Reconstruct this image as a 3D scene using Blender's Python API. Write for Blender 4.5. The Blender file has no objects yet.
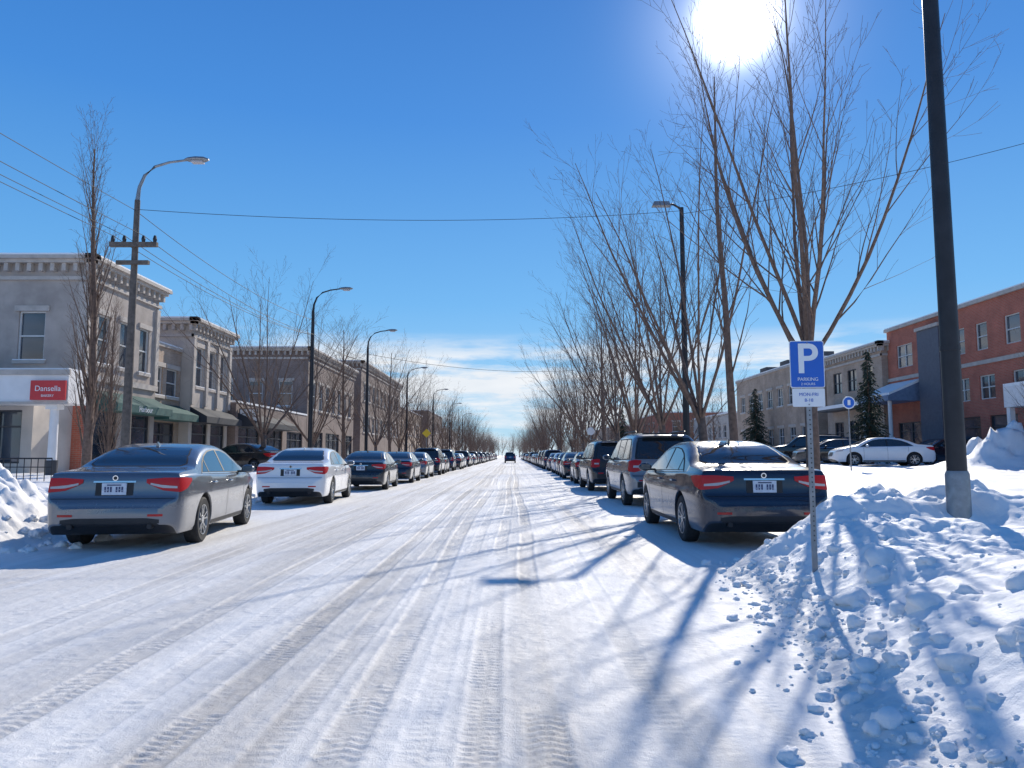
import bpy, bmesh, math, random
import numpy as np
from mathutils import Vector, Matrix
from mathutils.bvhtree import BVHTree

random.seed(7)
scene = bpy.context.scene
COL = scene.collection
R = math.radians

# ------------------------------------------------------------------ helpers
def link(o, parent=None):
    COL.objects.link(o)
    if parent is not None:
        o.parent = parent
    return o

def empty(name, loc=(0, 0, 0), rz=0.0):
    e = bpy.data.objects.new(name, None)
    e.empty_display_size = 0.3
    e.location = loc
    e.rotation_euler = (0, 0, rz)
    return link(e)

def fast_mesh(name, V, F, smooth=True):
    V = np.asarray(V, dtype=np.float32); F = np.asarray(F, dtype=np.int32)
    me = bpy.data.meshes.new(name)
    me.vertices.add(len(V)); me.vertices.foreach_set('co', V.ravel())
    k = F.shape[1]
    me.loops.add(F.size); me.loops.foreach_set('vertex_index', F.ravel())
    me.polygons.add(len(F))
    me.polygons.foreach_set('loop_start', np.arange(0, F.size, k, dtype=np.int32))
    me.update(calc_edges=True)
    if smooth:
        me.polygons.foreach_set('use_smooth', np.ones(len(F), dtype=bool))
    me.validate()
    return me

def py_mesh(name, V, F, mat=None, smooth=False):
    me = bpy.data.meshes.new(name)
    me.from_pydata(V, [], F)
    if smooth:
        me.polygons.foreach_set('use_smooth', np.ones(len(me.polygons), dtype=bool))
    if mat: me.materials.append(mat)
    me.update()
    return me

_rs = np.random.RandomState(11)
TAB = [_rs.rand(256, 256) for _ in range(8)]
def vnoise(x, y, s=0):
    t = TAB[s % 8]
    ix = np.floor(x).astype(int); iy = np.floor(y).astype(int)
    fx = x - ix; fy = y - iy
    fx = fx*fx*fx*(fx*(fx*6-15)+10); fy = fy*fy*fy*(fy*(fy*6-15)+10)
    a = t[ix % 256, iy % 256]; b = t[(ix+1) % 256, iy % 256]
    c = t[ix % 256, (iy+1) % 256]; d = t[(ix+1) % 256, (iy+1) % 256]
    return (a*(1-fx)+b*fx)*(1-fy) + (c*(1-fx)+d*fx)*fy
def fbm(x, y, s=0, o=4):
    r = 0; a = 1; tot = 0
    for i in range(o):
        r = r + a*vnoise(x*2**i+13.7*i, y*2**i+7.3*i, s+i); tot += a; a *= 0.5
    return r/tot
def billow(x, y, s=0, o=3):
    r = 0; a = 1; tot = 0
    for i in range(o):
        r = r + a*np.abs(2*vnoise(x*2.1**i+3.1*i, y*2.1**i+9.3*i, s+i)-1); tot += a; a *= 0.5
    return r/tot
def sstep(a, b, x):
    t = np.clip((x-a)/(b-a), 0, 1); return t*t*(3-2*t)

def pchip(xs, ys, x):
    xs = np.array(xs, float); ys = np.array(ys, float)
    h = np.diff(xs); d = np.diff(ys)/h
    m = np.zeros(len(xs)); m[0] = d[0]; m[-1] = d[-1]
    for i in range(1, len(xs)-1):
        if d[i-1]*d[i] > 0:
            w1 = 2*h[i]+h[i-1]; w2 = h[i]+2*h[i-1]
            m[i] = (w1+w2)/(w1/d[i-1]+w2/d[i])
    i = int(np.clip(np.searchsorted(xs, x)-1, 0, len(xs)-2))
    t = (x-xs[i])/h[i]; t = min(max(t, 0), 1)
    return ((2*t**3-3*t**2+1)*ys[i] + (t**3-2*t**2+t)*h[i]*m[i]
            + (-2*t**3+3*t**2)*ys[i+1] + (t**3-t**2)*h[i]*m[i+1])

# ------------------------------------------------------------------ materials
def new_mat(name):
    m = bpy.data.materials.new(name); m.use_nodes = True
    nt = m.node_tree; b = nt.nodes['Principled BSDF']
    return m, nt, b
def N(nt, t, **kw):
    n = nt.nodes.new(t)
    for k, v in kw.items(): setattr(n, k, v)
    return n
def mixrgb(nt, fac, a, b, blend='MIX'):
    n = nt.nodes.new('ShaderNodeMix'); n.data_type = 'RGBA'; n.blend_type = blend
    for sock, val in ((n.inputs[0], fac), (n.inputs[6], a), (n.inputs[7], b)):
        if isinstance(val, (int, float)): sock.default_value = val
        elif isinstance(val, (tuple, list)): sock.default_value = (*val[:3], 1)
        else: nt.links.new(val, sock)
    return n.outputs[2]
def ramp(nt, src, stops):
    n = nt.nodes.new('ShaderNodeValToRGB'); cr = n.color_ramp
    while len(cr.elements) < len(stops): cr.elements.new(0.5)
    for e, (p, c) in zip(cr.elements, stops):
        e.position = p
        e.color = (c, c, c, 1) if isinstance(c, (int, float)) else (*c, 1)
    nt.links.new(src, n.inputs[0]); return n.outputs[0]
def math_(nt, op, a, b=None, c=None):
    n = nt.nodes.new('ShaderNodeMath'); n.operation = op
    for i, v in enumerate((a, b, c)):
        if v is None: continue
        if isinstance(v, (int, float)): n.inputs[i].default_value = v
        else: nt.links.new(v, n.inputs[i])
    return n.outputs[0]
def noise(nt, scale, detail=4, rough=0.55, vec=None, coord='Object', stretch=None, shift=(0, 0, 0)):
    if vec is None:
        tc = nt.nodes.new('ShaderNodeTexCoord'); vec = tc.outputs[coord]
    if stretch:
        mp = nt.nodes.new('ShaderNodeMapping'); mp.inputs['Scale'].default_value = stretch; mp.inputs['Location'].default_value = shift
        nt.links.new(vec, mp.inputs[0]); vec = mp.outputs[0]
    n = nt.nodes.new('ShaderNodeTexNoise'); n.inputs['Scale'].default_value = scale
    n.inputs['Detail'].default_value = detail; n.inputs['Roughness'].default_value = rough
    nt.links.new(vec, n.inputs['Vector']); return n.outputs['Fac']
def bump(nt, b, h, strength=0.3, dist=0.02):
    n = nt.nodes.new('ShaderNodeBump'); n.inputs['Strength'].default_value = strength
    n.inputs['Distance'].default_value = dist
    nt.links.new(h, n.inputs['Height']); nt.links.new(n.outputs[0], b.inputs['Normal'])

def simple(name, col, rough=0.6, metal=0.0, var=0.25, scale=6, bmp=0.0, coat=0.0, bscale=60):
    m, nt, b = new_mat(name)
    f = noise(nt, scale)
    f2 = ramp(nt, f, [(0.3, 0.0), (0.7, 1.0)])
    lo = tuple(c*(1-var) for c in col); hi = tuple(min(1, c*(1+var)) for c in col)
    nt.links.new(mixrgb(nt, f2, lo, hi), b.inputs['Base Color'])
    b.inputs['Roughness'].default_value = rough; b.inputs['Metallic'].default_value = metal
    b.inputs['Coat Weight'].default_value = coat
    if bmp: bump(nt, b, noise(nt, bscale, 3), bmp, 0.01)
    return m

def paint(name, col, metal=0.5, dirt=0.5):
    m, nt, b = new_mat(name)
    tc = N(nt, 'ShaderNodeTexCoord'); sp = N(nt, 'ShaderNodeSeparateXYZ')
    nt.links.new(tc.outputs['Object'], sp.inputs[0])
    g = math_(nt, 'MULTIPLY_ADD', sp.outputs[2], -1.7, 1.25)     # salt spray low down
    n1 = noise(nt, 5, 6, 0.65, vec=tc.outputs['Object'])
    d = math_(nt, 'MULTIPLY', math_(nt, 'MAXIMUM', math_(nt, 'ADD', g, math_(nt, 'MULTIPLY_ADD', n1, 1.2, -0.75)), 0.05), dirt)
    d = math_(nt, 'MINIMUM', d, 0.8)
    nt.links.new(mixrgb(nt, d, col, (0.30, 0.29, 0.285)), b.inputs['Base Color'])
    nt.links.new(math_(nt, 'MULTIPLY_ADD', d, 0.6, 0.24), b.inputs['Roughness'])
    nt.links.new(math_(nt, 'MULTIPLY_ADD', d, -metal, metal), b.inputs['Metallic'])
    nt.links.new(math_(nt, 'MULTIPLY_ADD', d, -0.9, 0.85), b.inputs['Coat Weight'])
    b.inputs['Coat Roughness'].default_value = 0.06
    return m

def brick(name, c1, c2, mortar, scale=1.0):
    m, nt, b = new_mat(name)
    tc = N(nt, 'ShaderNodeTexCoord'); sp = N(nt, 'ShaderNodeSeparateXYZ')
    nt.links.new(tc.outputs['Object'], sp.inputs[0])
    cb = N(nt, 'ShaderNodeCombineXYZ')
    nt.links.new(math_(nt, 'ADD', sp.outputs[0], sp.outputs[1]), cb.inputs[0]); nt.links.new(sp.outputs[2], cb.inputs[1])
    br = N(nt, 'ShaderNodeTexBrick'); nt.links.new(cb.outputs[0], br.inputs['Vector'])
    br.inputs['Scale'].default_value = scale
    br.inputs['Brick Width'].default_value = 0.24; br.inputs['Row Height'].default_value = 0.08
    br.inputs['Mortar Size'].default_value = 0.008
    br.inputs['Color1'].default_value = (*c1, 1); br.inputs['Color2'].default_value = (*c2, 1)
    br.inputs['Mortar'].default_value = (*mortar, 1)
    st = ramp(nt, noise(nt, 0.9, 6), [(0.3, 0.72), (0.7, 1.12)])
    nt.links.new(mixrgb(nt, 1.0, br.outputs['Color'], st, 'MULTIPLY'), b.inputs['Base Color'])
    b.inputs['Roughness'].default_value = 0.85
    return m

def snow_mat(name, road=False):
    m, nt, b = new_mat(name)
    tc = N(nt, 'ShaderNodeTexCoord'); vec = tc.outputs['Object']
    at = N(nt, 'ShaderNodeAttribute', attribute_name='dirt')
    n1 = noise(nt, 1.3, 6, 0.6, vec=vec, stretch=(1, 0.14 if road else 1, 1))
    n2 = noise(nt, 22, 5, 0.7, vec=vec)
    n3 = noise(nt, 180, 2, 0.6, vec=vec)
    if road:
        n4 = noise(nt, 5.5, 4, 0.6, vec=vec, stretch=(1, 0.03, 1))
        d = math_(nt, 'MULTIPLY', at.outputs['Fac'], math_(nt, 'MULTIPLY_ADD', n2, 0.9, 0.55))
        d = math_(nt, 'ADD', d, math_(nt, 'MULTIPLY_ADD', n1, 0.75, -0.33))
        d = math_(nt, 'ADD', d, math_(nt, 'MULTIPLY_ADD', n4, 0.9, -0.45))
        d = math_(nt, 'ADD', d, math_(nt, 'MULTIPLY_ADD', n3, 0.7, -0.35))
        d = math_(nt, 'MINIMUM', math_(nt, 'MAXIMUM', d, 0.0), 0.95)
        c = mixrgb(nt, d, (0.85, 0.835, 0.81), (0.47, 0.43, 0.38))
    else:
        d = math_(nt, 'MULTIPLY', at.outputs['Fac'], math_(nt, 'MULTIPLY_ADD', n2, 1.2, 0.2))
        d = math_(nt, 'MINIMUM', math_(nt, 'MAXIMUM', d, 0.0), 0.9)
        c = mixrgb(nt, d, (0.90, 0.89, 0.875), (0.54, 0.51, 0.46))
    nt.links.new(c, b.inputs['Base Color'])
    b.inputs['Roughness'].default_value = 0.6
    b.inputs['Specular IOR Level'].default_value = 0.25
    h = math_(nt, 'ADD', math_(nt, 'MULTIPLY', n2, 1.0), math_(nt, 'MULTIPLY', n3, 0.4))
    bump(nt, b, h, 0.55 if road else 0.5, 0.018)
    return m

M = {}
M['snow'] = snow_mat('snow')
M['road_snow'] = snow_mat('packed_snow', True)
M['bark'] = simple('bark', (0.165, 0.108, 0.08), 0.9, var=0.35, scale=12, bmp=0.4)
M['needles'] = simple('needles', (0.035, 0.055, 0.035), 0.8, var=0.4, scale=3)
M['steel_dark'] = simple('dark_steel', (0.022, 0.022, 0.026), 0.45, metal=0.3, var=0.3, scale=4)
M['steel_grey'] = simple('galvanised', (0.28, 0.29, 0.30), 0.5, metal=0.7, var=0.2, scale=9)
M['wood_pole'] = simple('weathered_wood', (0.12, 0.10, 0.085), 0.9, var=0.3, scale=10)
M['stone'] = simple('limestone', (0.40, 0.34, 0.295), 0.85, var=0.2, scale=1.2, bmp=0.3, bscale=25)
M['stone2'] = simple('cream_render', (0.52, 0.46, 0.40), 0.85, var=0.14, scale=1.0, bmp=0.2)
M['trim_light'] = simple('cornice_stone', (0.49, 0.43, 0.375), 0.8, var=0.14, scale=3)
M['brown_brick'] = brick('brown_brick', (0.21, 0.15, 0.125), (0.26, 0.185, 0.155), (0.3, 0.26, 0.235))
M['tan_brick'] = brick('tan_brick', (0.42, 0.29, 0.20), (0.47, 0.34, 0.25), (0.42, 0.37, 0.32))
M['red_brick'] = brick('red_brick', (0.45, 0.115, 0.07), (0.52, 0.145, 0.09), (0.40, 0.25, 0.18))
M['white_paint'] = simple('white_paint', (0.80, 0.77, 0.74), 0.55, var=0.06, scale=2)
M['frame_white'] = simple('frame_white', (0.62, 0.61, 0.58), 0.5, var=0.08)
M['frame_dark'] = simple('frame_dark', (0.05, 0.05, 0.055), 0.5, var=0.1)
M['blue_cladding'] = simple('blue_cladding', (0.10, 0.105, 0.13), 0.6, var=0.12)
M['awning_green'] = simple('awning_green', (0.03, 0.10, 0.09), 0.8, var=0.2)
M['awning_dark'] = simple('awning_dark', (0.03, 0.035, 0.045), 0.8, var=0.2)
M['blue_metal'] = simple('blue_canopy', (0.16, 0.22, 0.32), 0.6, var=0.15)
M['sign_red'] = simple('sign_red', (0.60, 0.03, 0.035), 0.4, var=0.08)
M['sign_blue'] = simple('sign_blue', (0.01, 0.12, 0.52), 0.4, var=0.06)
M['sign_white'] = simple('sign_white', (0.80, 0.80, 0.79), 0.45, var=0.04)
M['sign_yellow'] = simple('sign_yellow', (0.75, 0.50, 0.03), 0.45, var=0.05)
M['asphalt_roof'] = simple('roofing', (0.08, 0.08, 0.085), 0.9)
M['tyre'] = simple('tyre_rubber', (0.022, 0.022, 0.023), 0.85, var=0.4, scale=20)
M['rim'] = simple('alloy', (0.42, 0.43, 0.44), 0.35, metal=0.85, var=0.15)
M['trim_black'] = simple('black_plastic', (0.018, 0.018, 0.02), 0.55, var=0.3)
M['chrome'] = simple('chrome', (0.7, 0.7, 0.72), 0.2, metal=1.0, var=0.05)
M['plate'] = simple('plate', (0.58, 0.64, 0.72), 0.4, var=0.1, scale=30)
M['plate_ink'] = simple('plate_ink', (0.03, 0.05, 0.15), 0.5)
M['cable'] = simple('cable', (0.03, 0.03, 0.035), 0.7)

def glass_mat(name, col, rough=0.04):
    m, nt, b = new_mat(name)
    n = noise(nt, 0.45, 2, vec=None)
    c = ramp(nt, n, [(0.35, tuple(x*0.5 for x in col)), (0.65, tuple(x*1.8 for x in col))])
    nt.links.new(c, b.inputs['Base Color'])
    b.inputs['Roughness'].default_value = rough
    b.inputs['Specular IOR Level'].default_value = 0.7
    b.inputs['Coat Weight'].default_value = 0.6; b.inputs['Coat Roughness'].default_value = 0.03
    return m
M['glass'] = glass_mat('window_glass', (0.035, 0.045, 0.06))
M['car_glass'] = glass_mat('car_glass', (0.012, 0.015, 0.018), 0.05)
def lens(name, col):
    m, nt, b = new_mat(name)
    w = N(nt, 'ShaderNodeTexWave'); w.inputs['Scale'].default_value = 22; w.bands_direction = 'Z'
    tc = N(nt, 'ShaderNodeTexCoord'); nt.links.new(tc.outputs['Object'], w.inputs[0])
    nt.links.new(mixrgb(nt, w.outputs['Fac'], tuple(c*0.6 for c in col), col), b.inputs['Base Color'])
    b.inputs['Roughness'].default_value = 0.3; b.inputs['Coat Weight'].default_value = 0.15
    b.inputs['Specular IOR Level'].default_value = 0.35
    b.inputs['Coat Roughness'].default_value = 0.03
    return m
M['lens_red'] = lens('tail_lens', (0.62, 0.010, 0.014))
M['lens_clear'] = lens('clear_lens', (0.60, 0.56, 0.56))

# ------------------------------------------------------------------ Parts
class Parts:
    def __init__(s): s.d = {}
    def g(s, k): return s.d.setdefault(k, ([], []))
    def poly(s, k, pts):
        V, F = s.g(k); n = len(V); V.extend(tuple(p) for p in pts); F.append(tuple(range(n, n+len(pts))))
    def hexa(s, k, c):
        V, F = s.g(k); n = len(V); V.extend(tuple(p) for p in c)
        for f in ((0,3,2,1),(4,5,6,7),(0,1,5,4),(1,2,6,5),(2,3,7,6),(3,0,4,7)):
            F.append(tuple(n+i for i in f))
    def box(s, k, x0, x1, y0, y1, z0, z1):
        s.hexa(k, [(x0,y0,z0),(x1,y0,z0),(x1,y1,z0),(x0,y1,z0),(x0,y0,z1),(x1,y0,z1),(x1,y1,z1),(x0,y1,z1)])
    def obox(s, k, o, d, u0, u1, n0, n1, z0, z1):
        nx, ny = d[1], -d[0]
        def p(u, n, z): return (o[0]+d[0]*u+nx*n, o[1]+d[1]*u+ny*n, z)
        s.hexa(k, [p(u0,n1,z0),p(u1,n1,z0),p(u1,n0,z0),p(u0,n0,z0),p(u0,n1,z1),p(u1,n1,z1),p(u1,n0,z1),p(u0,n0,z1)])
    def tube(s, k, pts, rad, sides=8, cap=True):
        V, F = s.g(k); base = len(V)
        pts = [Vector(p) for p in pts]; n = len(pts)
        for i, p in enumerate(pts):
            t = (pts[min(i+1, n-1)]-pts[max(i-1, 0)])
            if t.length < 1e-9: t = Vector((0, 0, 1))
            t.normalize()
            ref = Vector((1, 0.05, 0)) if abs(t.z) > 0.8 else Vector((0, 0, 1))
            a = t.cross(ref).normalized(); b = t.cross(a)
            r = rad[i] if isinstance(rad, (list, tuple)) else rad
            for j in range(sides):
                th = 2*math.pi*j/sides
                q = p+a*(math.cos(th)*r)+b*(math.sin(th)*r); V.append((q.x, q.y, q.z))
        for i in range(n-1):
            for j in range(sides):
                j2 = (j+1) % sides
                F.append((base+i*sides+j, base+i*sides+j2, base+(i+1)*sides+j2, base+(i+1)*sides+j))
        if cap:
            F.append(tuple(base+j for j in range(sides))[::-1])
            F.append(tuple(base+(n-1)*sides+j for j in range(sides)))
    def emit(s, parent, smooth=()):
        out = []
        for k, (V, F) in s.d.items():
            key = k.split(':')[0]; nm = k.split(':')[-1]
            me = py_mesh(nm, V, F, M[key], smooth=(k in smooth or key in smooth))
            if k in smooth or key in smooth: me.set_sharp_from_angle(angle=R(40))
            out.append(link(bpy.data.objects.new(nm, me), parent))
        return out

def text(body, size, mat, parent, loc, rot, extrude=0.004, name='lettering', align='CENTER', sx=1.0, bold=0.0):
    cu = bpy.data.curves.new(name, 'FONT'); cu.body = body; cu.size = size; cu.extrude = extrude
    cu.align_x = align; cu.align_y = 'CENTER'; cu.offset = bold
    o = bpy.data.objects.new(name, cu); cu.materials.append(mat)
    link(o, parent); o.location = loc; o.rotation_euler = rot; o.scale = (sx, 1, 1)
    return o

# ------------------------------------------------------------------ camera, light, sky
cam = bpy.data.cameras.new('camera'); co = bpy.data.objects.new('camera', cam); link(co)
cam.sensor_width = 36; cam.lens = 26; cam.clip_end = 6000; cam.clip_start = 0.05
co.location = (0, 0, 1.3); co.rotation_euler = (R(90+5.48), 0, 0)
scene.camera = co

SUN_EL, SUN_AZ = R(30.5), R(17.8)
sdir = Vector((math.sin(SUN_AZ)*math.cos(SUN_EL), math.cos(SUN_AZ)*math.cos(SUN_EL), math.sin(SUN_EL)))
sl = bpy.data.lights.new('sun', 'SUN'); sl.energy = 4.9; sl.angle = R(0.53); sl.color = (1.0, 0.925, 0.81)
so = bpy.data.objects.new('sun', sl); link(so); so.location = (20, 60, 40)
so.rotation_euler = sdir.to_track_quat('Z', 'Y').to_euler()

w = bpy.data.worlds.new('World'); scene.world = w; w.use_nodes = True
nt = w.node_tree; nt.nodes.clear()
out = N(nt, 'ShaderNodeOutputWorld'); bg = N(nt, 'ShaderNodeBackground'); nt.links.new(bg.outputs[0], out.inputs[0])
sky = N(nt, 'ShaderNodeTexSky'); sky.sky_type = 'NISHITA'; sky.sun_disc = False
sky.sun_elevation = SUN_EL; sky.sun_rotation = SUN_AZ
sky.air_density = 1.0; sky.dust_density = 0.1; sky.ozone_density = 3.0; sky.altitude = 300
tc = N(nt, 'ShaderNodeTexCoord'); sp = N(nt, 'ShaderNodeSeparateXYZ'); nt.links.new(tc.outputs['Generated'], sp.inputs[0])
clear = ramp(nt, sp.outputs[2], [(0.0, (.36, .65, .90)), (0.07, (.28, .60, .92)), (0.20, (.135, .465, .91)), (0.42, (.045, .275, .79)), (0.62, (.022, .18, .62)), (1.0, (.03, .12, .36))])
sc = N(nt, 'ShaderNodeVectorMath', operation='SCALE'); nt.links.new(clear, sc.inputs[0]); sc.inputs['Scale'].default_value = 10.0
base = mixrgb(nt, 0.78, sky.outputs[0], sc.outputs[0])
cn = noise(nt, 3.4, 9, 0.6, vec=tc.outputs['Generated'], stretch=(1.5, 1.5, 8.5), shift=(0.35, 0, 0.2))
cn = ramp(nt, cn, [(0.40, 0.0), (0.56, 1.0)])
band = ramp(nt, sp.outputs[2], [(0.0, 0.7), (0.04, 0.9), (0.125, 1.0), (0.165, 0.0)])
cf = math_(nt, 'MULTIPLY', cn, band)
cn2 = noise(nt, 9, 5, 0.6, vec=tc.outputs['Generated'], stretch=(1, 1, 5))
cc = mixrgb(nt, cn2, (7.2, 7.9, 8.8), (10.2, 10.2, 10.2))
c1 = mixrgb(nt, cf, base, cc)
dp = N(nt, 'ShaderNodeVectorMath', operation='DOT_PRODUCT'); nt.links.new(tc.outputs['Generated'], dp.inputs[0]); dp.inputs[1].default_value = sdir
dd = math_(nt, 'MAXIMUM', dp.outputs['Value'], 0.0)
g1 = math_(nt, 'MULTIPLY', math_(nt, 'POWER', dd, 2200.0), 90.0)
g2 = math_(nt, 'MULTIPLY', math_(nt, 'POWER', dd, 260.0), 4.5)
gl = math_(nt, 'ADD', g1, g2)
cg = N(nt, 'ShaderNodeCombineXYZ')
nt.links.new(gl, cg.inputs[0]); nt.links.new(gl, cg.inputs[1]); nt.links.new(gl, cg.inputs[2])
add = N(nt, 'ShaderNodeVectorMath', operation='ADD'); nt.links.new(c1, add.inputs[0]); nt.links.new(cg.outputs[0], add.inputs[1])
nt.links.new(add.outputs[0], bg.inputs['Color']); bg.inputs['Strength'].default_value = 0.1
scene.view_settings.view_transform = 'Standard'; scene.view_settings.look = 'None'
scene.view_settings.exposure = 0; scene.view_settings.gamma = 1

# ------------------------------------------------------------------ ground
def grid_mesh(name, xs, ys, fn, mat, parent=None):
    X, Y = np.meshgrid(xs, ys)
    Z, D = fn(X, Y)
    V = np.stack([X, Y, Z], -1).reshape(-1, 3)
    nx, ny = len(xs), len(ys)
    idx = np.arange(nx*ny).reshape(ny, nx)
    F = np.stack([idx[:-1, :-1], idx[:-1, 1:], idx[1:, 1:], idx[1:, :-1]], -1).reshape(-1, 4)
    me = fast_mesh(name, V, F)
    a = me.attributes.new('dirt', 'FLOAT', 'POINT'); a.data.foreach_set('value', D.astype(np.float32).ravel())
    me.materials.append(mat)
    return link(bpy.data.objects.new(name, me), parent)

def seq(*parts):
    out = []
    for a, b, st in parts: out += list(np.arange(a, b, st))
    out.append(parts[-1][1]); return np.array(out)

g = py_mesh('ground', [(-2500, -800, -0.12), (2500, -800, -0.12), (2500, 4000, -0.12), (-2500, 4000, -0.12)], [(0, 1, 2, 3)], M['snow'])
link(bpy.data.objects.new('ground', g))

tracks = [(-5.1, .20, .5, 1), (-3.65, .20, .7, 0), (-3.2, .17, .5, 1), (-2.42, .20, .9, 1), (-1.95, .17, .5, 0), (-1.52, .20, 1.0, 2), (-1.14, .17, .6, 0),
          (-.82, .21, 1.0, 1), (-.46, .15, .4, 0), (-.12, .18, .8, 2), (.20, .20, 1.0, 1), (.78, .17, .4, 0), (1.30, .16, .4, 2)]
def road_fn(X, Y):
    Z = 0.006*(fbm(X*2.2, Y*0.4, 1)-.5) + 0.009*(fbm(X*14, Y*11, 3, 3)-.5)
    Z += 0.006*(billow(X*30, Y*26, 5, 2)-.3)*sstep(.45, .6, fbm(X*1.3, Y*.9, 6, 2))
    D = 0.30*sstep(0.42, 0.68, fbm(X*1.4, Y*0.07, 2, 3)) + 0.0*X
    for c in (-4.3, -2.7, -1.15, 0.15):
        D += 0.24*np.exp(-((X-c)/0.42)**2)
    fade = np.exp(-np.maximum(Y-2, 0)/11.0)
    for i, (x0, wd, am, kind) in enumerate(tracks):
        xc = x0 + 0.05*np.sin(Y*0.25+i) + 0.03*(vnoise(Y*0.6, X*0+i*3.3, i)-.5)
        u = (X-xc)/wd*2
        ins = 1-sstep(0.88, 1.1, np.abs(u))
        mk = sstep(0.28, 0.5, vnoise(Y*0.45+i*17, X*0+i*5, i+2)*0.9+0.25)*am
        if kind == 0:
            pat = sstep(-.5, .5, np.sin(2*np.pi*(Y/0.075)))*(np.abs(u) < 0.9)*0.8
        elif kind == 1:
            pat = sstep(-.5, .5, np.sin(2*np.pi*(Y/0.07+np.abs(u)*0.9)))*(np.abs(u) > 0.12)*1.0
        else:
            pat = sstep(-.5, .5, np.sin(2*np.pi*(Y/0.06+u*0.35+0.5*(u > 0))))*((np.abs(u) > 0.1))*1.0
        brk = sstep(0.32, 0.62, fbm(X*5, Y*4, i+1, 3))
        Z += ins*mk*(-0.008 + 0.009*pat*fade*brk)
        rid = np.exp(-((np.abs(u)-1.2)/0.22)**2)
        Z += rid*mk*0.007*(0.2+1.2*vnoise(X*22, Y*18, i))*(.3+.7*fade)
        D += ins*mk*(0.30-0.24*pat*fade*brk)
    D = np.clip(D, 0, 1)
    D *= 1-0.5*sstep(1.4, 2.6, X)
    return Z, D
ys = list(np.arange(-8, 2.3, 0.25)); y = 2.3
while y < 900:
    ys.append(y); y += max(0.0135, y*y/2400)
ys.append(900)
grid_mesh('road', np.arange(-7.8, 5.9, 0.0175), np.array(ys), road_fn, M['road_snow'])

HEAPS = [(4.45, 9.0, .40, .62), (3.6, 9.0, .24, .45), (5.35, 8.9, .44, .5), (2.95, 8.4, .18, .45), (6.3, 8.6, .32, .7), (5.8, 6.9, .16, .8),
         (3.3, 6.8, .12, .6), (7.2, 9.8, .26, .8), (4.4, 7.4, .14, .7), (8.6, 11, .2, 1.0), (4.4, 4.9, .15, .8), (5.0, 10.4, .28, .45), (3.5, 4.2, .14, .5)]
def xe_r(Y):
    return np.interp(Y, [-10, 0, 3, 5, 7, 8.2, 9.2, 10.2, 11.5, 20, 900], [1.3, 1.4, 1.60, 1.98, 2.28, 2.45, 2.9, 4.35, 4.75, 4.95, 5.0])
def right_fn(X, Y):
    e = xe_r(Y) + 0.35*(fbm(X*0+3.3, Y*1.1, 2, 3)-.5)
    t = sstep(-.05, 1.25, X-e)
    field = 0.46 + 0.010*np.clip(Y-9, 0, 32) + 0.0*X
    far = sstep(60, 120, Y)
    field = field*(1-0.3*far)
    h = t*field
    near = np.exp(-np.clip(X-e-1.2, 0, 99)/3.2)
    amp = t*(0.22+0.78*near)
    wx = X+.25*(fbm(X*1.7, Y*1.7, 1, 2)-.5); wy = Y+.25*(fbm(X*1.7+7, Y*1.7, 3, 2)-.5)
    h += amp*0.24*(fbm(wx*1.0+4, wy*0.9, 1, 2)-.5)*(1-0.5*far)
    edge = np.exp(-((X-e-.40)/.45)**2)
    patchy = np.clip(0.06+0.94*sstep(0.50, 0.62, fbm(X*0.8+9, Y*0.8, 5, 2))+.45*edge, 0, 1)
    h += amp*patchy*0.12*(billow(wx*2.7, wy*2.7, 2, 3)-.35)
    h += amp*patchy*0.05*(fbm(X*9, Y*9, 4, 3)-.5)
    h += t*0.012*(fbm(X*14, Y*14, 2, 2)-.5)
    h += t*0.12*(fbm(X*1.3, Y*1.3, 6, 3)-.5)
    for (hx, hy, hh, hr) in HEAPS:
        r2 = ((X-hx)/hr)**2 + ((Y-hy)/(hr*0.9))**2
        h += hh*np.exp(-r2)*(0.7+0.6*billow(wx*2.2, wy*2.2, 3, 3))
    for (hx, hy, hh, hr) in ((21.4, 33, 1.2, 1.5), (23.4, 33.8, 1.1, 1.7), (25.0, 33, 1.2, 1.4)):
        r2 = ((X-hx)/hr)**2 + ((Y-hy)/1.6)**2
        h += hh*np.exp(-r2)*(0.5+1.3*billow(X*1.1, Y*1.1, 3, 3))
    skirt = sstep(-0.30, 0.15, X-e)
    h += skirt*(1-t)*0.06*(0.4+billow(X*7, Y*7, 5, 3)) - 0.05*(1-skirt)
    D = 0.55*(1-sstep(-0.1, 0.6, X-e))*skirt + 0.10*fbm(X*2, Y*2, 4, 3)
    return h, D
xs_r = seq((1.0, 5.6, .02), (5.6, 9, .05), (9, 16, .3), (16, 28, .2), (28, 40, .6), (40, 140, 8))
ys_r = seq((-6, 2.2, .15), (2.2, 9.6, .02), (9.6, 14, .045), (14, 30, .18), (30, 37, .2), (37, 60, .4), (60, 200, 3), (200, 900, 40))
grid_mesh('snow_bank', xs_r, ys_r, right_fn, M['snow'])
def right_h(x, y):
    return float(right_fn(np.array([[x]], float), np.array([[y]], float))[0][0, 0])

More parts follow.
